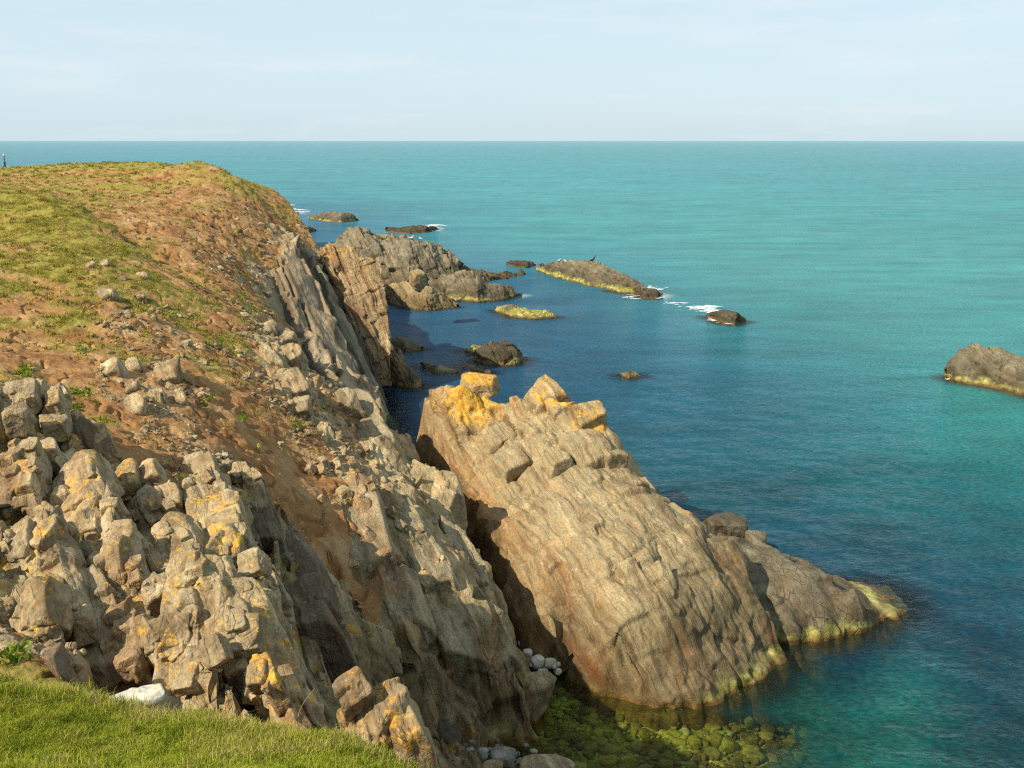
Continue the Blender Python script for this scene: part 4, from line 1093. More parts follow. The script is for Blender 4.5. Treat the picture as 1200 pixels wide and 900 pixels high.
for v_ in range(12):
    sv, _f = boulder_shape(2, 500 + v_, (1, rg.uniform(.5, .9), rg.uniform(.4, .7)), planes=6, soft=.03)
    k_ = np.arange(v_, len(B), 12); n_ = len(k_)
    a_ = rg.uniform(0, 2 * PI, n_); t_ = rg.normal(0, .35, n_)
    sc_ = np.clip(rg.lognormal(-3.05, .55, n_), .018, .17) * np.clip(np.hypot(B[k_, 0], B[k_, 1]) / 26, .8, 1.8)
    x_ = sv[None, :, 0] * sc_[:, None]; y_ = sv[None, :, 1] * sc_[:, None]; z_ = sv[None, :, 2] * sc_[:, None]
    x2, z2 = x_ * np.cos(t_)[:, None] - z_ * np.sin(t_)[:, None], x_ * np.sin(t_)[:, None] + z_ * np.cos(t_)[:, None]
    Vs[k_] = np.stack([x2 * np.cos(a_)[:, None] - y_ * np.sin(a_)[:, None], x2 * np.sin(a_)[:, None] + y_ * np.cos(a_)[:, None], z2 + sc_[:, None] * .15], -1) + B[k_][:, None, :]
Fs = (np.arange(len(B))[:, None, None] * len(Dv) + Df[None]).reshape(-1, 3)
struct(obj('scree', mesh_np('scree', Vs.reshape(-1, 3), Fs, M['stone'], smooth=False)), 'stuff')

POOLSHAPES = [boulder_shape(3, 800 + k, (1, .8, .6), planes=7, soft=.03, round_=.12)[0] for k in range(10)]
# ------------------------------------------------------------------ seabed and water
sx = np.arange(-2.5, 16, .055); sy = np.arange(18.5, 40, .055)
X, Y = np.meshgrid(sx, sy)
pts = [(0,24,-.25),(.5,27,-.3),(.8,29,-.1),(2,26,-.35),(4,24,-.45),(6,23.5,-.5),(8,24,-.85),(4.5,26,-.4),(3,27.2,-.35),(6,26,-.5),(3,22,-.5),(1,22.6,-.1),(11,26,-3.2),(14,30,-4.5),(9,20,-2.0),(12,20,-3),(5,20,-.9),(-2,42,-1),(14,38,-5),(7,27.5,-.8),(10,29,-2.4),(-1,20,.2),(-2,22,.3),(2,19,0)]
Z = RBF([p[:2] for p in pts], [p[2] for p in pts])(X, Y)
p = np.stack([X, Y, Z], -1).reshape(-1, 3)
F1, F2, R, T_ = worley(p * np.array([3.3, 3.3, 0.01], np.float32), 90)
F1b, F2b, Rb, _ = worley(p * np.array([7.1, 7.1, 0.01], np.float32), 91)
big = (R > .45)
p[:, 2] -= .28
p[:, 2] += np.where(big, .10 * np.sqrt(np.clip(1 - (F1 / .62) ** 2, 0, 1)) * (.5 + R * .6), 0) + .08 * np.sqrt(np.clip(1 - (F1b / .62) ** 2, 0, 1)) + .12 * fbm(p * .6, 3, 92)
m, g = new_mat('seabed_stones')
P = g.pos()
def bed_col(g, P):
    c = g.ramp(g.math('ADD', g.math('MULTIPLY', g.noise(P, 3.2, 5, .7), .55), g.math('MULTIPLY', g.noise(P, .7, 4, .6), .45)), [(.36, (.06, .04, .010)), (.45, (.17, .135, .022)), (.51, (.28, .27, .045)), (.57, (.36, .26, .085)), (.66, (.46, .44, .20))])
    return g.mix(.6, c, g.ramp(g.noise(P, 9, 5, .75), [(.33, .35), (.5, .9), (.67, 1.35)]), 'MULTIPLY')
c = bed_col(g, P)
g.done(g.bsdf(c, .9, g.bump(g.noise(P, 8, 4), .5, .05)))
M['bed'] = m
mp, gp = new_mat('pool_stone'); Pp = gp.pos()
rnd_ = gp.attr('tone')
cp = gp.mix(.5, bed_col(gp, Pp), gp.ramp(rnd_, [(0, (.14, .085, .025)), (.25, (.36, .33, .07)), (.4, (.20, .15, .04)), (.6, (.40, .40, .09)), (.78, (.40, .27, .12)), (1, (.58, .54, .34))]))
cp = gp.mix(1, cp, gp.ramp(gp.noise(Pp, .8, 5, .7), [(.36, (.25, .19, .13)), (.5, (.48, .43, .30)), (.64, (.85, .84, .65))]), 'MULTIPLY')
gp.done(gp.bsdf(cp, .9, gp.bump(gp.noise(Pp, 14, 4), .5, .04)))
r5 = np.random.default_rng(31); nS = 4200
sxy = np.stack([r5.uniform(-1.5, 9.5, nS), 22 + 7.5 * r5.uniform(0, 1, nS) ** 1.1], -1)
ii = np.clip(((sxy[:, 1] - sy[0]) / .055).astype(int), 0, len(sy) - 1); jj = np.clip(((sxy[:, 0] - sx[0]) / .055).astype(int), 0, len(sx) - 1)
bz = p[:, 2].reshape(X.shape)[ii, jj]
Dv, Df = ICO[3]; SV = []; ST = []
for q in range(nS):
    if bz[q] > -.22: continue
    sv, _f = (None, None)
    sc_ = float(np.clip(r5.lognormal(-2.5, .6), .035, .26)); a_ = r5.uniform(0, 6.28)
    vv = POOLSHAPES[q % 10] * sc_
    SV.append(np.stack([vv[:, 0] * math.cos(a_) - vv[:, 1] * math.sin(a_) + sxy[q, 0], vv[:, 0] * math.sin(a_) + vv[:, 1] * math.cos(a_) + sxy[q, 1], vv[:, 2] + min(bz[q] + sc_ * .2, -.22 - sc_ * .6)], -1)); ST.append(np.full(len(vv), r5.uniform()))
SV = np.array(SV); ST = np.array(ST)
Fp = (np.arange(len(SV))[:, None, None] * len(Dv) + Df[None]).reshape(-1, 3)
struct(obj('pool_stones', mesh_np('pool_stones', SV.reshape(-1, 3), Fp, mp, dict(tone=ST.ravel()))), 'stuff')
gx = np.linspace(-60, 60, 140); gy = np.concatenate([np.linspace(10, 60, 90), np.linspace(60, 125, 40)[1:]])
Xd, Yd = np.meshgrid(gx, gy)
Zd = -4.2 + .8 * fbm(np.stack([Xd.ravel(), Yd.ravel(), Xd.ravel() * 0], -1) * .15, 4, 93)
md, gd = new_mat('deep_seabed'); gd.done(gd.bsdf(gd.ramp(gd.noise(gd.pos(), .4, 5), [(.4, (.012, .020, .018)), (.6, (.03, .055, .045))]), .9))
struct(obj('deep_seabed', mesh_np('deep_seabed', np.stack([Xd.ravel(), Yd.ravel(), Zd], -1), grid_faces(*Xd.shape), md)))
struct(obj('seabed', mesh_np('seabed', p, grid_faces(*X.shape), m)))

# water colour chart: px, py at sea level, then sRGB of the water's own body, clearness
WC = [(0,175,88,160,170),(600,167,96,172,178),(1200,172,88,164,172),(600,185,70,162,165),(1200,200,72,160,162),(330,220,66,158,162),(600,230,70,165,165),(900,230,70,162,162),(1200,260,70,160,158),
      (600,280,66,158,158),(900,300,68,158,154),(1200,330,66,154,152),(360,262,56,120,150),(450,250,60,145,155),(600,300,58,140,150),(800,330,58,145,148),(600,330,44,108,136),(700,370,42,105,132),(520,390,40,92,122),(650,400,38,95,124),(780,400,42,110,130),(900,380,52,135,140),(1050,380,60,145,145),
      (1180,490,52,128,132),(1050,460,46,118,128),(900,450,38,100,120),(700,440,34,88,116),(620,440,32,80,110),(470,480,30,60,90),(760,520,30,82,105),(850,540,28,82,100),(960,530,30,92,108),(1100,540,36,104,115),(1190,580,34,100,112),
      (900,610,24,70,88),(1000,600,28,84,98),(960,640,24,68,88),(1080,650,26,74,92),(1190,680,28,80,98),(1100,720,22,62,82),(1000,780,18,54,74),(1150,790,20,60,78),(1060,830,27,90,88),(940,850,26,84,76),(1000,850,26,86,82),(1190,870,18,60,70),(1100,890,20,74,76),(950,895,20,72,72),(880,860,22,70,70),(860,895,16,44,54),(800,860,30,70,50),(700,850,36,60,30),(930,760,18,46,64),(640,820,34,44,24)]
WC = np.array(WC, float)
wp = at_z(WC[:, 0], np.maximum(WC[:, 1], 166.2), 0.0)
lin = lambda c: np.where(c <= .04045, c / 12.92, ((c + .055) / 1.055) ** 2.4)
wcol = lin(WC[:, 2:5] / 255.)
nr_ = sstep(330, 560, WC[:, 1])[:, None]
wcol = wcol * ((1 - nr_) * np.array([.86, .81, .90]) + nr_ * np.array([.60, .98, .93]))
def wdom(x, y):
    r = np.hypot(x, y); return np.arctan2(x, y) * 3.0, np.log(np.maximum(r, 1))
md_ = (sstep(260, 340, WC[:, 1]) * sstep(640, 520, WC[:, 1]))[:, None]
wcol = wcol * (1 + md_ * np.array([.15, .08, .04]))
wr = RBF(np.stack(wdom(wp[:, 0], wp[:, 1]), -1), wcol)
az = np.radians(np.concatenate([np.linspace(-70, -32, 20)[:-1], np.linspace(-32, 32, 420), np.linspace(32, 70, 20)[1:]]))
rr = np.concatenate([np.exp(np.linspace(math.log(14), math.log(140), 620)), np.exp(np.linspace(math.log(140), math.log(40000), 120))[1:]])
A_, R_ = np.meshgrid(az, rr)
X = R_ * np.sin(A_); Y = R_ * np.cos(A_)
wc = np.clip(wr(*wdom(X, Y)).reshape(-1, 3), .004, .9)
# clearness from the distance to the shore
xy = np.stack([X.ravel(), Y.ravel()], -1)
S = np.array(SHORE, float)
coast = np.array(COAST[4:20], float)
cs = []
for a, b in zip(coast[:-1], coast[1:]):
    for t in np.linspace(0, 1, 14, endpoint=False): cs.append(a + (b - a) * t)
S = np.concatenate([S, np.array(cs)])
if len(S) > 1500: S = S[rng.permutation(len(S))[:1500]]
dist = np.full(len(xy), 1e3)
sel = np.where(np.hypot(xy[:, 0], xy[:, 1]) < 135)[0]
for a in range(0, len(sel), 20000):
    q = xy[sel[a:a + 20000]]
    dist[sel[a:a + 20000]] = np.sqrt(((q[:, None] - S[None]) ** 2).sum(-1)).min(1)
clear = .85 * sstep(1.6, .1, dist) * (np.hypot(xy[:, 0], xy[:, 1]) < 110)
pool = np.array([so(560,905), so(560,870), so(605,740), so(650,780), so(780,826), so(850,830), so(930,850), so(920,905), so(800,930)])
sdp = poly_sd(X.ravel(), Y.ravel(), pool) + .5 * fbm(np.stack([X.ravel(), Y.ravel(), X.ravel() * 0], -1) * .8, 3, 95)
clear = np.maximum(clear, .93 * sstep(-.9, .6, sdp))
nz = fbm(np.stack([X.ravel(), Y.ravel(), X.ravel() * 0], -1) * np.array([.22, .3, 1]), 4, 96)
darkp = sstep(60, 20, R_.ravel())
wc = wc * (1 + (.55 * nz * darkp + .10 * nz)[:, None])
zw = .03 * fbm(np.stack([X.ravel(), Y.ravel(), X.ravel() * 0], -1) * .5, 3, 97) * sstep(120, 30, R_.ravel())
V = np.stack([X.ravel(), Y.ravel(), zw], -1)
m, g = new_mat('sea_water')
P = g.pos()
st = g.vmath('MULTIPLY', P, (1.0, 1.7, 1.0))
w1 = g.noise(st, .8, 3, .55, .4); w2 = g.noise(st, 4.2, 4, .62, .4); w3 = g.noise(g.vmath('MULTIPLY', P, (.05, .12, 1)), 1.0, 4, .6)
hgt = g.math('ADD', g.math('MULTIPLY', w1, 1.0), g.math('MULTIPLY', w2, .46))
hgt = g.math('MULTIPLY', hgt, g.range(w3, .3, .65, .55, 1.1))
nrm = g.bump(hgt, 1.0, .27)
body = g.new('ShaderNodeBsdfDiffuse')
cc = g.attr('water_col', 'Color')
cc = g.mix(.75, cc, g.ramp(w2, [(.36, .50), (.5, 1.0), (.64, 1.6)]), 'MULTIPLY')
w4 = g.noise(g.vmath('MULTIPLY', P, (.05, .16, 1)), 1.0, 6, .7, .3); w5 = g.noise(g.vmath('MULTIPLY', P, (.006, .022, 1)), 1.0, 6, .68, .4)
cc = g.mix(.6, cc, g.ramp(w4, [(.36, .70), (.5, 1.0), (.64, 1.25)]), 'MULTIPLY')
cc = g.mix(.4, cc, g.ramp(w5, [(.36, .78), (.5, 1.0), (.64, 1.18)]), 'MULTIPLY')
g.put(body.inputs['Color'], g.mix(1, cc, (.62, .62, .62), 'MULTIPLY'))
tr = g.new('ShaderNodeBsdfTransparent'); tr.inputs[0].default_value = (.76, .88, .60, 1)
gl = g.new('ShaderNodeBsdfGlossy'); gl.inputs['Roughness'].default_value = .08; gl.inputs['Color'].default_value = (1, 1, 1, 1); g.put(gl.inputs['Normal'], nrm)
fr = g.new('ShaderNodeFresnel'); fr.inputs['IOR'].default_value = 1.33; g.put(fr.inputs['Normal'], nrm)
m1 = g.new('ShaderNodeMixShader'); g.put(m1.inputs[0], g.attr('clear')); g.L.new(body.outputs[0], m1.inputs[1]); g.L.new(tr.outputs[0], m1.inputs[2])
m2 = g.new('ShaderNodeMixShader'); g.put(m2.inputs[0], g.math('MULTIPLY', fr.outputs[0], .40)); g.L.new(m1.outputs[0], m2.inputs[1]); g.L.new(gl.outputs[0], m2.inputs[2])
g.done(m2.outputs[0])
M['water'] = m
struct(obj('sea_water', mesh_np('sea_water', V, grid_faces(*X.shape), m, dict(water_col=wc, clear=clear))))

# foam
m, g = new_mat('sea_foam'); ft_ = g.new('ShaderNodeBsdfTransparent'); fm_ = g.new('ShaderNodeMixShader'); fm_.inputs[0].default_value = .52; g.L.new(ft_.outputs[0], fm_.inputs[1]); g.L.new(g.bsdf((.80, .83, .83), .8), fm_.inputs[2]); g.done(fm_.outputs[0]); M['foam'] = m
Vs, Fs = [], []
for cx, cy, w, h, n in [(820,360,20,2.5,60),(831,364,12,3,34),(840,374,10,2,12),(352,248,10,3,22),(345,245,8,2,10),(505,266,18,4,50),(462,270,14,2,14),(765,340,14,7,30),(850,378,16,1.5,4),(1110,444,5,1.5,3),(772,347,8,3,16),(329,241,16,2,16),(740,347,10,3,12),(790,355,12,2,10)]:
    for _ in range(int(n * 1.8)):
        a, b = random.gauss(cx, w * .42), random.gauss(cy, h * .42)
        c = at_z(a, b, .07); s = min(.28, random.lognormvariate(-2.6, .6)) * c[1] / 80
        k = len(Vs); q = random.randint(5, 8); an = random.uniform(-.4, .4)
        for j in range(q):
            t = 2 * PI * j / q; r = s * random.uniform(.5, 1.3)
            ex, ey = 2.4 * r * math.cos(t), r * math.sin(t)
            Vs.append((c[0] + ex * math.cos(an) - ey * math.sin(an), c[1] + ex * math.sin(an) + ey * math.cos(an), .05 + random.uniform(0, .02)))
        Vs.append((c[0], c[1], .09))
        for j in range(q): Fs.append((k + j, k + (j + 1) % q, k + q))
struct(obj('sea_foam', mesh_np('sea_foam', Vs, Fs, m)), 'stuff')

# ------------------------------------------------------------------ grass
def grass_mat(name, stops):
    m, g = new_mat(name)
    P = g.pos()
    f = g.math('ADD', g.math('MULTIPLY', g.math('ADD', g.math('MULTIPLY', g.noise(P, 1.4, 5, .7), .6), g.math('MULTIPLY', g.noise(P, 6, 4, .7), .4)), .75), g.math('MULTIPLY', g.attr('tone'), .25))
    c = g.ramp(f, stops)
    d = g.new('ShaderNodeBsdfDiffuse'); g.put(d.inputs[0], c)
    t = g.new('ShaderNodeBsdfTranslucent'); g.put(t.inputs[0], c)
    mx = g.new('ShaderNodeMixShader'); mx.inputs[0].default_value = .3
    g.L.new(d.outputs[0], mx.inputs[1]); g.L.new(t.outputs[0], mx.inputs[2])
    g.done(mx.outputs[0]); return m
M['turf'] = grass_mat('short_turf_grass', [(.30, (.10, .13, .012)), (.44, (.19, .24, .02)), (.55, (.27, .30, .033)), (.66, (.37, .32, .08)), (.80, (.48, .37, .18))])
M['tuft'] = grass_mat('slope_grass', [(.30, (.11, .105, .016)), (.42, (.19, .18, .024)), (.50, (.25, .225, .038)), (.58, (.32, .245, .07)), (.70, (.38, .26, .115))])

def blades(base, height, width, lean, seed):
    r = np.random.default_rng(seed); n = len(base)
    a = r.uniform(0, 2 * PI, n); h = height * r.uniform(.5, 1.3, n)
    dx = np.cos(a); dy = np.sin(a); ln = lean * r.uniform(.2, 1.2, n)
    b = r.uniform(0, 2 * PI, n); wx = np.cos(b) * width / 2; wy = np.sin(b) * width / 2
    V = np.empty((n, 5, 3))
    V[:, 0] = base + np.stack([wx, wy, 0 * wx], -1); V[:, 1] = base - np.stack([wx, wy, 0 * wx], -1)
    mid = base + np.stack([dx * h * ln * .35, dy * h * ln * .35, h * .6], -1)
    V[:, 2] = mid - .7 * np.stack([wx, wy, 0 * wx], -1); V[:, 3] = mid + .7 * np.stack([wx, wy, 0 * wx], -1)
    V[:, 4] = base + np.stack([dx * h * ln, dy * h * ln, h * (1 - .3 * ln)], -1)
    k = np.arange(n)[:, None] * 5
    Fc = np.concatenate([k + np.array([[0, 1, 2]]), k + np.array([[0, 2, 3]]), k + np.array([[3, 2, 4]])])
    tone = np.repeat(r.uniform(0, 1, n), 5)
    return V.reshape(-1, 3), Fc, tone

c1 = (RR > 5.6) & (RR < 10.2) & infr & (gmask > .55)
B = sample_surface(150000, c1, 1)
V1, F1_, t1 = blades(B, .036, .006, 1.3, 2)
B2 = sample_surface(9000, c1 & (RR > 6.8) & (AA > math.radians(-20)), 3)
V2, F2_, t2 = blades(B2, .075, .005, .8, 4)
edge_r = np.interp(np.tan(AA) * F_PX * .94 + 600, [0, 80, 150, 250, 340, 420, 480], [9.9, 9.5, 9.0, 8.45, 8.0, 7.5, 7.1])
B3 = sample_surface(4500, infr & (RR > edge_r - .8) & (RR < edge_r + .25) & (gmask > .4), 9)
V3, F3_, t3 = blades(B3, .10, .006, .7, 10)
B4 = sample_surface(260, infr & (RR > 6) & (RR < edge_r) , 12); B4 = (B4[:, None] + np.random.default_rng(13).normal(0, .05, (len(B4), 40, 3)) * np.array([1, 1, 0])).reshape(-1, 3)
V4, F4_, t4 = blades(B4, .085, .006, .9, 14)
n1, n2, n3 = len(V1), len(V2), len(V3)
V = np.concatenate([V1, V2, V3, V4]); Fc = np.concatenate([F1_, F2_ + n1, F3_ + n1 + n2, F4_ + n1 + n2 + n3]); tone = np.concatenate([t1, .75 + .6 * t2, .8 + .7 * t3, np.repeat(np.random.default_rng(15).uniform(-.8, 1.2, 260), 200)])
struct(obj('turf_grass', mesh_np('turf_grass', V, Fc, M['turf'], dict(tone=tone))), 'stuff')
c2 = (RR > 11) & (RR < 60) & infr & (gmask > .38 + .3 * np.random.default_rng(5).random(RR.shape))
pn = fbm(HV.reshape(-1, 3).astype(np.float32) * 1.2, 3, 120).reshape(RR.shape)
B = sample_surface(60000, c2 & (pn > -.1), 5)
V1, F1_, t1 = blades(B, .06, .022, 1.6, 6)
c3 = (RR > 20) & (RR < 100) & infr & (gmask > .12) & (cliffm.reshape(RR.shape) < .3)
Bt = sample_surface(2600, c3 & (pn > -.3), 16)
rt_ = np.random.default_rng(17)
Bt2 = (Bt[:, None] + rt_.normal(0, .09, (len(Bt), 16, 3)) * np.array([1, 1, 0])).reshape(-1, 3)
V5, F5_, t5 = blades(Bt2, .16, .035, 1.0, 18)
t5 = np.repeat(rt_.uniform(-.4, 1.3, len(Bt)), 80)
V1, F1_, t1 = np.concatenate([V1, V5]), np.concatenate([F1_, F5_ + len(V1)]), np.concatenate([t1, t5])
struct(obj('slope_grass', mesh_np('slope_grass', V1, F1_, M['tuft'], dict(tone=t1))), 'stuff')

wb = []
for px, py, sx_, sy_, n in [(8,525,9,12,90),(75,477,16,7,160),(95,462,22,6,120),(30,437,14,8,120),(100,598,6,5,40),(152,655,12,6,90),(20,770,22,12,60),(60,545,8,5,50),(285,350,9,12,160),(295,365,14,8,160),(205,560,10,5,50),(282,490,5,8,40),(100,410,14,8,80),(262,400,30,10,160),(230,625,6,5,30),(350,500,12,6,50),(300,590,6,6,30),(375,480,14,6,60),(115,600,5,4,25),(18,600,14,6,50),(240,470,10,6,50)]:
    for _ in range(n // 3):
        p = hit(random.gauss(px, sx_ * .6), random.gauss(py, sy_ * .6), n=420)
        if p is None: continue
        for _ in range(9): wb.append((p[0] + random.gauss(0, .05), p[1] + random.gauss(0, .05), ground_z(p[0], p[1]) - .02))
V1, F1_, t1 = blades(np.array(wb), .11, .035, 1.3, 8)
M['weed'] = grass_mat('green_weed_leaves', [(.3, (.06, .11, .01)), (.5, (.12, .20, .018)), (.7, (.20, .27, .03))])
struct(obj('green_weeds', mesh_np('green_weeds', V1, F1_, M['weed'], dict(tone=t1))), 'stuff')

# dry stalks along the grass edge
m, g = new_mat('dry_stalk'); P = g.pos()
g.done(g.bsdf(g.ramp(g.noise(P, 20, 3), [(.3, (.22, .16, .09)), (.7, (.42, .34, .22))]), .8)); M['stalk'] = m
def tube(path, rads, k=6):
    path = np.asarray(path, float); V, Fc = [], []
    for i, (p, r) in enumerate(zip(path, rads)):
        d = path[min(i + 1, len(path) - 1)] - path[max(i - 1, 0)]; d /= np.linalg.norm(d)
        a = np.cross(d, (.3, 1, .1)); a /= np.linalg.norm(a); b = np.cross(d, a)
        for j in range(k):
            t = 2 * PI * j / k; V.append(p + r * (math.cos(t) * a + math.sin(t) * b))
    for i in range(len(path) - 1):
        for j in range(k): Fc.append((i * k + j, i * k + (j + 1) % k, (i + 1) * k + (j + 1) % k, (i + 1) * k + j))
    return np.array(V), np.array(Fc)
for px, py, h, ln in [(118,818,24,-.1),(135,812,30,.25),(213,836,32,.02),(222,838,22,.4),(231,836,26,.12),(258,842,26,.05),(266,840,20,.3),(343,852,20,-.1),(350,852,44,.55),(366,852,26,.15),(296,846,18,.2),(470,880,18,.5)]:
    p = hit(px, py, n=900)
    k = p[1] / F_PX
    t = np.linspace(0, 1, 9)
    path = np.stack([ln * h * k * t ** 1.5, .02 * np.sin(t * 5), h * k * t], -1)
    V, Fc = tube(path, .0042 * (1 - .65 * t))
    o = obj('dry_stalk', mesh_np('dry_stalk', V, Fc, M['stalk']), loc=(p[0], p[1], ground_z(p[0], p[1]) - .02))
    tag(o, 'thin dry plant stalk standing up along the edge of the grass', 'plant stalk', 'dry stalks at the grass edge')

# ------------------------------------------------------------------ marker post and birds
def lathe(prof, k=14):
    V, Fc = [], []
    for r, z in prof:
        for j in range(k): V.append((r * math.cos(2 * PI * j / k), r * math.sin(2 * PI * j / k), z))
    for i in range(len(prof) - 1):
        for j in range(k): Fc.append((i * k + j, i * k + (j + 1) % k, (i + 1) * k + (j + 1) % k, (i + 1) * k + j))
    return np.array(V), np.array(Fc)
m, g = new_mat('weathered_post'); g.done(g.bsdf((.10, .085, .075), .85)); M['post'] = m
m, g = new_mat('pale_post_cap'); g.done(g.bsdf((.55, .6, .58), .7)); M['cap'] = m
p = at_y(6, 195.5, 94.5)
post = obj('marker_post', mesh_np('marker_post', *lathe([(0, -.3), (.075, -.3), (.075, .35), (.10, .36), (.10, .46), (.07, .47), (.065, .95), (0, .95)]), M['post']), loc=p)
tag(post, 'slim dark marker post standing on the far grassy skyline', 'post')
obj('post_cap', mesh_np('post_cap', *lathe([(0, .95), (.06, .953), (.055, 1.12), (.02, 1.16), (0, 1.16)]), M['cap']), parent=post)

def bird_mats():
    for n, c in (('gull_white', (.75, .75, .74)), ('gull_grey', (.32, .34, .36)), ('cormorant_black', (.025, .02, .022)), ('bill_yellow', (.55, .35, .06))):
        m, g = new_mat(n); g.done(g.bsdf(c, .7)); M[n] = m
bird_mats()
def bird(loc, yaw, size, body, wing, label, name, upright=.25):
    # body, neck and head in one skin swept along a spine
    sp = np.array([(-.30, 0, .10), (-.20, 0, .13), (-.08, 0, .155), (.04, 0, .175), (.12, 0, .215), (.155, 0, .26), (.18, 0, .295), (.215, 0, .30), (.235, 0, .297)])
    sp[:, 2] += upright * np.maximum(sp[:, 0] + .05, 0) * 1.2
    rd = np.array([.008, .045, .082, .085, .062, .042, .042, .036, .006])
    V, Fc = [], []; k = 12
    for i, (p, r) in enumerate(zip(sp, rd)):
        d = sp[min(i + 1, 8)] - sp[max(i - 1, 0)]; d /= np.linalg.norm(d)
        a = np.array((0, 1., 0)); b = np.cross(d, a)
        for j in range(k):
            t = 2 * PI * j / k; V.append(p + r * (.85 * math.cos(t) * a + math.sin(t) * b))
    for i in range(8):
        for j in range(k): Fc.append((i * k + j, i * k + (j + 1) % k, (i + 1) * k + (j + 1) % k, (i + 1) * k + j))
    o = obj(name, mesh_np(name, np.array(V) * size, Fc, body), loc=loc); o.rotation_euler = (0, 0, yaw)
    tag(o, label, 'bird')
    for s in (-1, 1):
        t = np.linspace(0, 1, 7)
        path = np.stack([.10 - .44 * t, s * (.072 - .05 * t ** 2), .185 + upright * .05 - .05 * t], -1)
        W, Fw = tube(path, .045 * np.sin(PI * np.clip(t * .85 + .12, 0, 1)) ** .7 + .004, 8)
        W[:, 1] = path[:, 1].repeat(8) + (W[:, 1] - path[:, 1].repeat(8)) * .35
        obj('wing', mesh_np('wing', W * size, Fw, wing), parent=o)
        L, Fl = tube([(.0, s * .035, .10), (.005, s * .035, .05), (.0, s * .035, 0), (.05, s * .035, -.002)], [.009, .007, .007, .006])
        obj('leg', mesh_np('leg', L * size, Fl, M['bill_yellow']), parent=o)
    hd = sp[7]
    Bk, Fb = tube([hd + (.015, 0, 0), hd + (.05, 0, -.004), hd + (.085, 0, -.016)], [.014, .010, .003])
    obj('bill', mesh_np('bill', Bk * size, Fb, M['bill_yellow']), parent=o)
    return o

def rest(px, py, y0):               # where a sight line meets the scene built so far
    dg = bpy.context.evaluated_depsgraph_get()
    u, dy, dz = ray(px, py); dvec = Vector((float(u), float(dy), float(dz))).normalized()
    ok, loc, *_ = SC.ray_cast(dg, Vector((0, 0, CAM_Z)) , dvec)
    return loc if ok else Vector(at_y(px, py, y0))
bpy.context.view_layer.update()
for px, py, yaw, sz, b, w, lab in [(482,281,.3,1.6,'gull_white','gull_grey','white gull standing on the grey island, nearer its high end'),(493,281,2.8,1.6,'gull_white','gull_grey','white gull standing on the grey island, nearer its low end'),
                                (695,307,.2,1.7,'cormorant_black','cormorant_black','dark cormorant upright on the peak of the long skerry'),(655,307,.5,1.3,'gull_white','gull_grey','white gull resting on the flat end of the long skerry'),(663,308,3.,1.3,'gull_white','gull_grey','white gull beside a dark seam on the long skerry')]:
    l = rest(px, py, 95)
    bird((l.x, l.y, l.z - .01), yaw, sz * .75, M[b], M[w], lab, 'cormorant' if 'cormorant' in b else 'gull', .9 if 'cormorant' in b else .25)

# ------------------------------------------------------------------ light, sky, camera
SUN_EL, SUN_AZ = math.radians(40), math.radians(180 + 54)   # bearing clockwise from +Y
to_sun = Vector((math.sin(SUN_AZ) * math.cos(SUN_EL), math.cos(SUN_AZ) * math.cos(SUN_EL), math.sin(SUN_EL)))
sl = bpy.data.lights.new('sun', 'SUN'); sl.energy = 5.0; sl.angle = math.radians(.5); sl.color = (1, .88, .69)
so_ = bpy.data.objects.new('sun', sl); COL.objects.link(so_)
so_.rotation_euler = to_sun.to_track_quat('Z', 'Y').to_euler(); so_.location = (-20, -20, 40)
w = bpy.data.worlds.new('World'); SC.world = w; w.use_nodes = True
nt = w.node_tree; nt.nodes.clear()
sky = nt.nodes.new('ShaderNodeTexSky'); sky.sky_type = 'NISHITA'; sky.sun_disc = False
sky.sun_elevation = SUN_EL; sky.sun_rotation = SUN_AZ; sky.altitude = 20; sky.air_density = 1.0; sky.dust_density = 1.2; sky.ozone_density = 1.5
bg = nt.nodes.new('ShaderNodeBackground'); bg.inputs[1].default_value = .11
wo = nt.nodes.new('ShaderNodeOutputWorld')
tc = nt.nodes.new('ShaderNodeTexCoord')      # thin high veil over the clear sky
mpn = nt.nodes.new('ShaderNodeMapping'); mpn.inputs['Scale'].default_value = (1.2, 1.2, 9)
cn = nt.nodes.new('ShaderNodeTexNoise'); cn.inputs['Scale'].default_value = 1.6; cn.inputs['Detail'].default_value = 5
cr = nt.nodes.new('ShaderNodeMapRange'); cr.inputs[1].default_value = .35; cr.inputs[2].default_value = .75; cr.inputs[3].default_value = .80; cr.inputs[4].default_value = .96
vm = nt.nodes.new('ShaderNodeMix'); vm.data_type = 'RGBA'; vm.inputs[7].default_value = (3.9, 4.85, 5.35, 1)
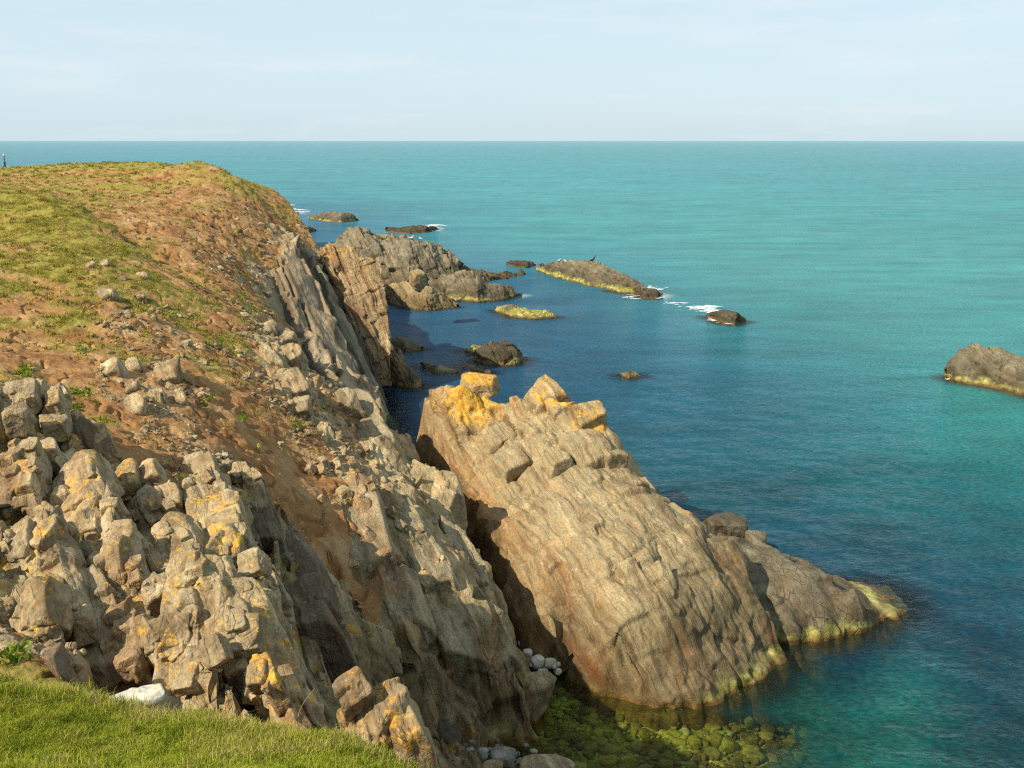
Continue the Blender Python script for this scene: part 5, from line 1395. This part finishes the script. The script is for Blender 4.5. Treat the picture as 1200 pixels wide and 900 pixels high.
nt.links.new(tc.outputs['Generated'], mpn.inputs[0]); nt.links.new(mpn.outputs[0], cn.inputs[0]); nt.links.new(cn.outputs['Fac'], cr.inputs[0]); nt.links.new(cr.outputs[0], vm.inputs[0])
mp2 = nt.nodes.new('ShaderNodeMapping'); mp2.inputs['Scale'].default_value = (2.2, 2.2, 16); mp2.inputs['Rotation'].default_value = (0, .06, .3)
c2n = nt.nodes.new('ShaderNodeTexNoise'); c2n.inputs['Scale'].default_value = 2.1; c2n.inputs['Detail'].default_value = 7; c2n.inputs['Roughness'].default_value = .6
c2r = nt.nodes.new('ShaderNodeMapRange'); c2r.inputs[1].default_value = .52; c2r.inputs[2].default_value = .74; c2r.inputs[3].default_value = 0; c2r.inputs[4].default_value = .42
v2 = nt.nodes.new('ShaderNodeMix'); v2.data_type = 'RGBA'; v2.inputs[7].default_value = (5.2, 5.35, 5.5, 1)
nt.links.new(tc.outputs['Generated'], mp2.inputs[0]); nt.links.new(mp2.outputs[0], c2n.inputs[0]); nt.links.new(c2n.outputs['Fac'], c2r.inputs[0]); nt.links.new(c2r.outputs[0], v2.inputs[0])
nt.links.new(sky.outputs[0], vm.inputs[6]); nt.links.new(vm.outputs[2], v2.inputs[6]); nt.links.new(v2.outputs[2], bg.inputs[0]); nt.links.new(bg.outputs[0], wo.inputs[0])
cd = bpy.data.cameras.new('camera'); cam = bpy.data.objects.new('camera', cd); COL.objects.link(cam)
cd.sensor_width = 36; cd.lens = 36 * F_PX / 1200; cd.clip_end = 100000; cd.clip_start = .1
cam.location = (0, 0, CAM_Z); cam.rotation_euler = (PI / 2 - PITCH, 0, 0)
SC.camera = cam
vs = SC.view_settings
vs.view_transform = 'Standard'; vs.look = 'None'; vs.gamma = 1; vs.use_curve_mapping = False; vs.exposure = .64
SC.cycles.max_bounces = 6; SC.cycles.diffuse_bounces = 2; SC.cycles.transparent_max_bounces = 8; SC.cycles.caustics_reflective = False; SC.cycles.caustics_refractive = False
SC.cycles.use_denoising = False; SC.cycles.filter_width = 1.2; SC.cycles.adaptive_threshold = .008; SC.cycles.sample_clamp_indirect = 3; SC.cycles.sample_clamp_direct = 4
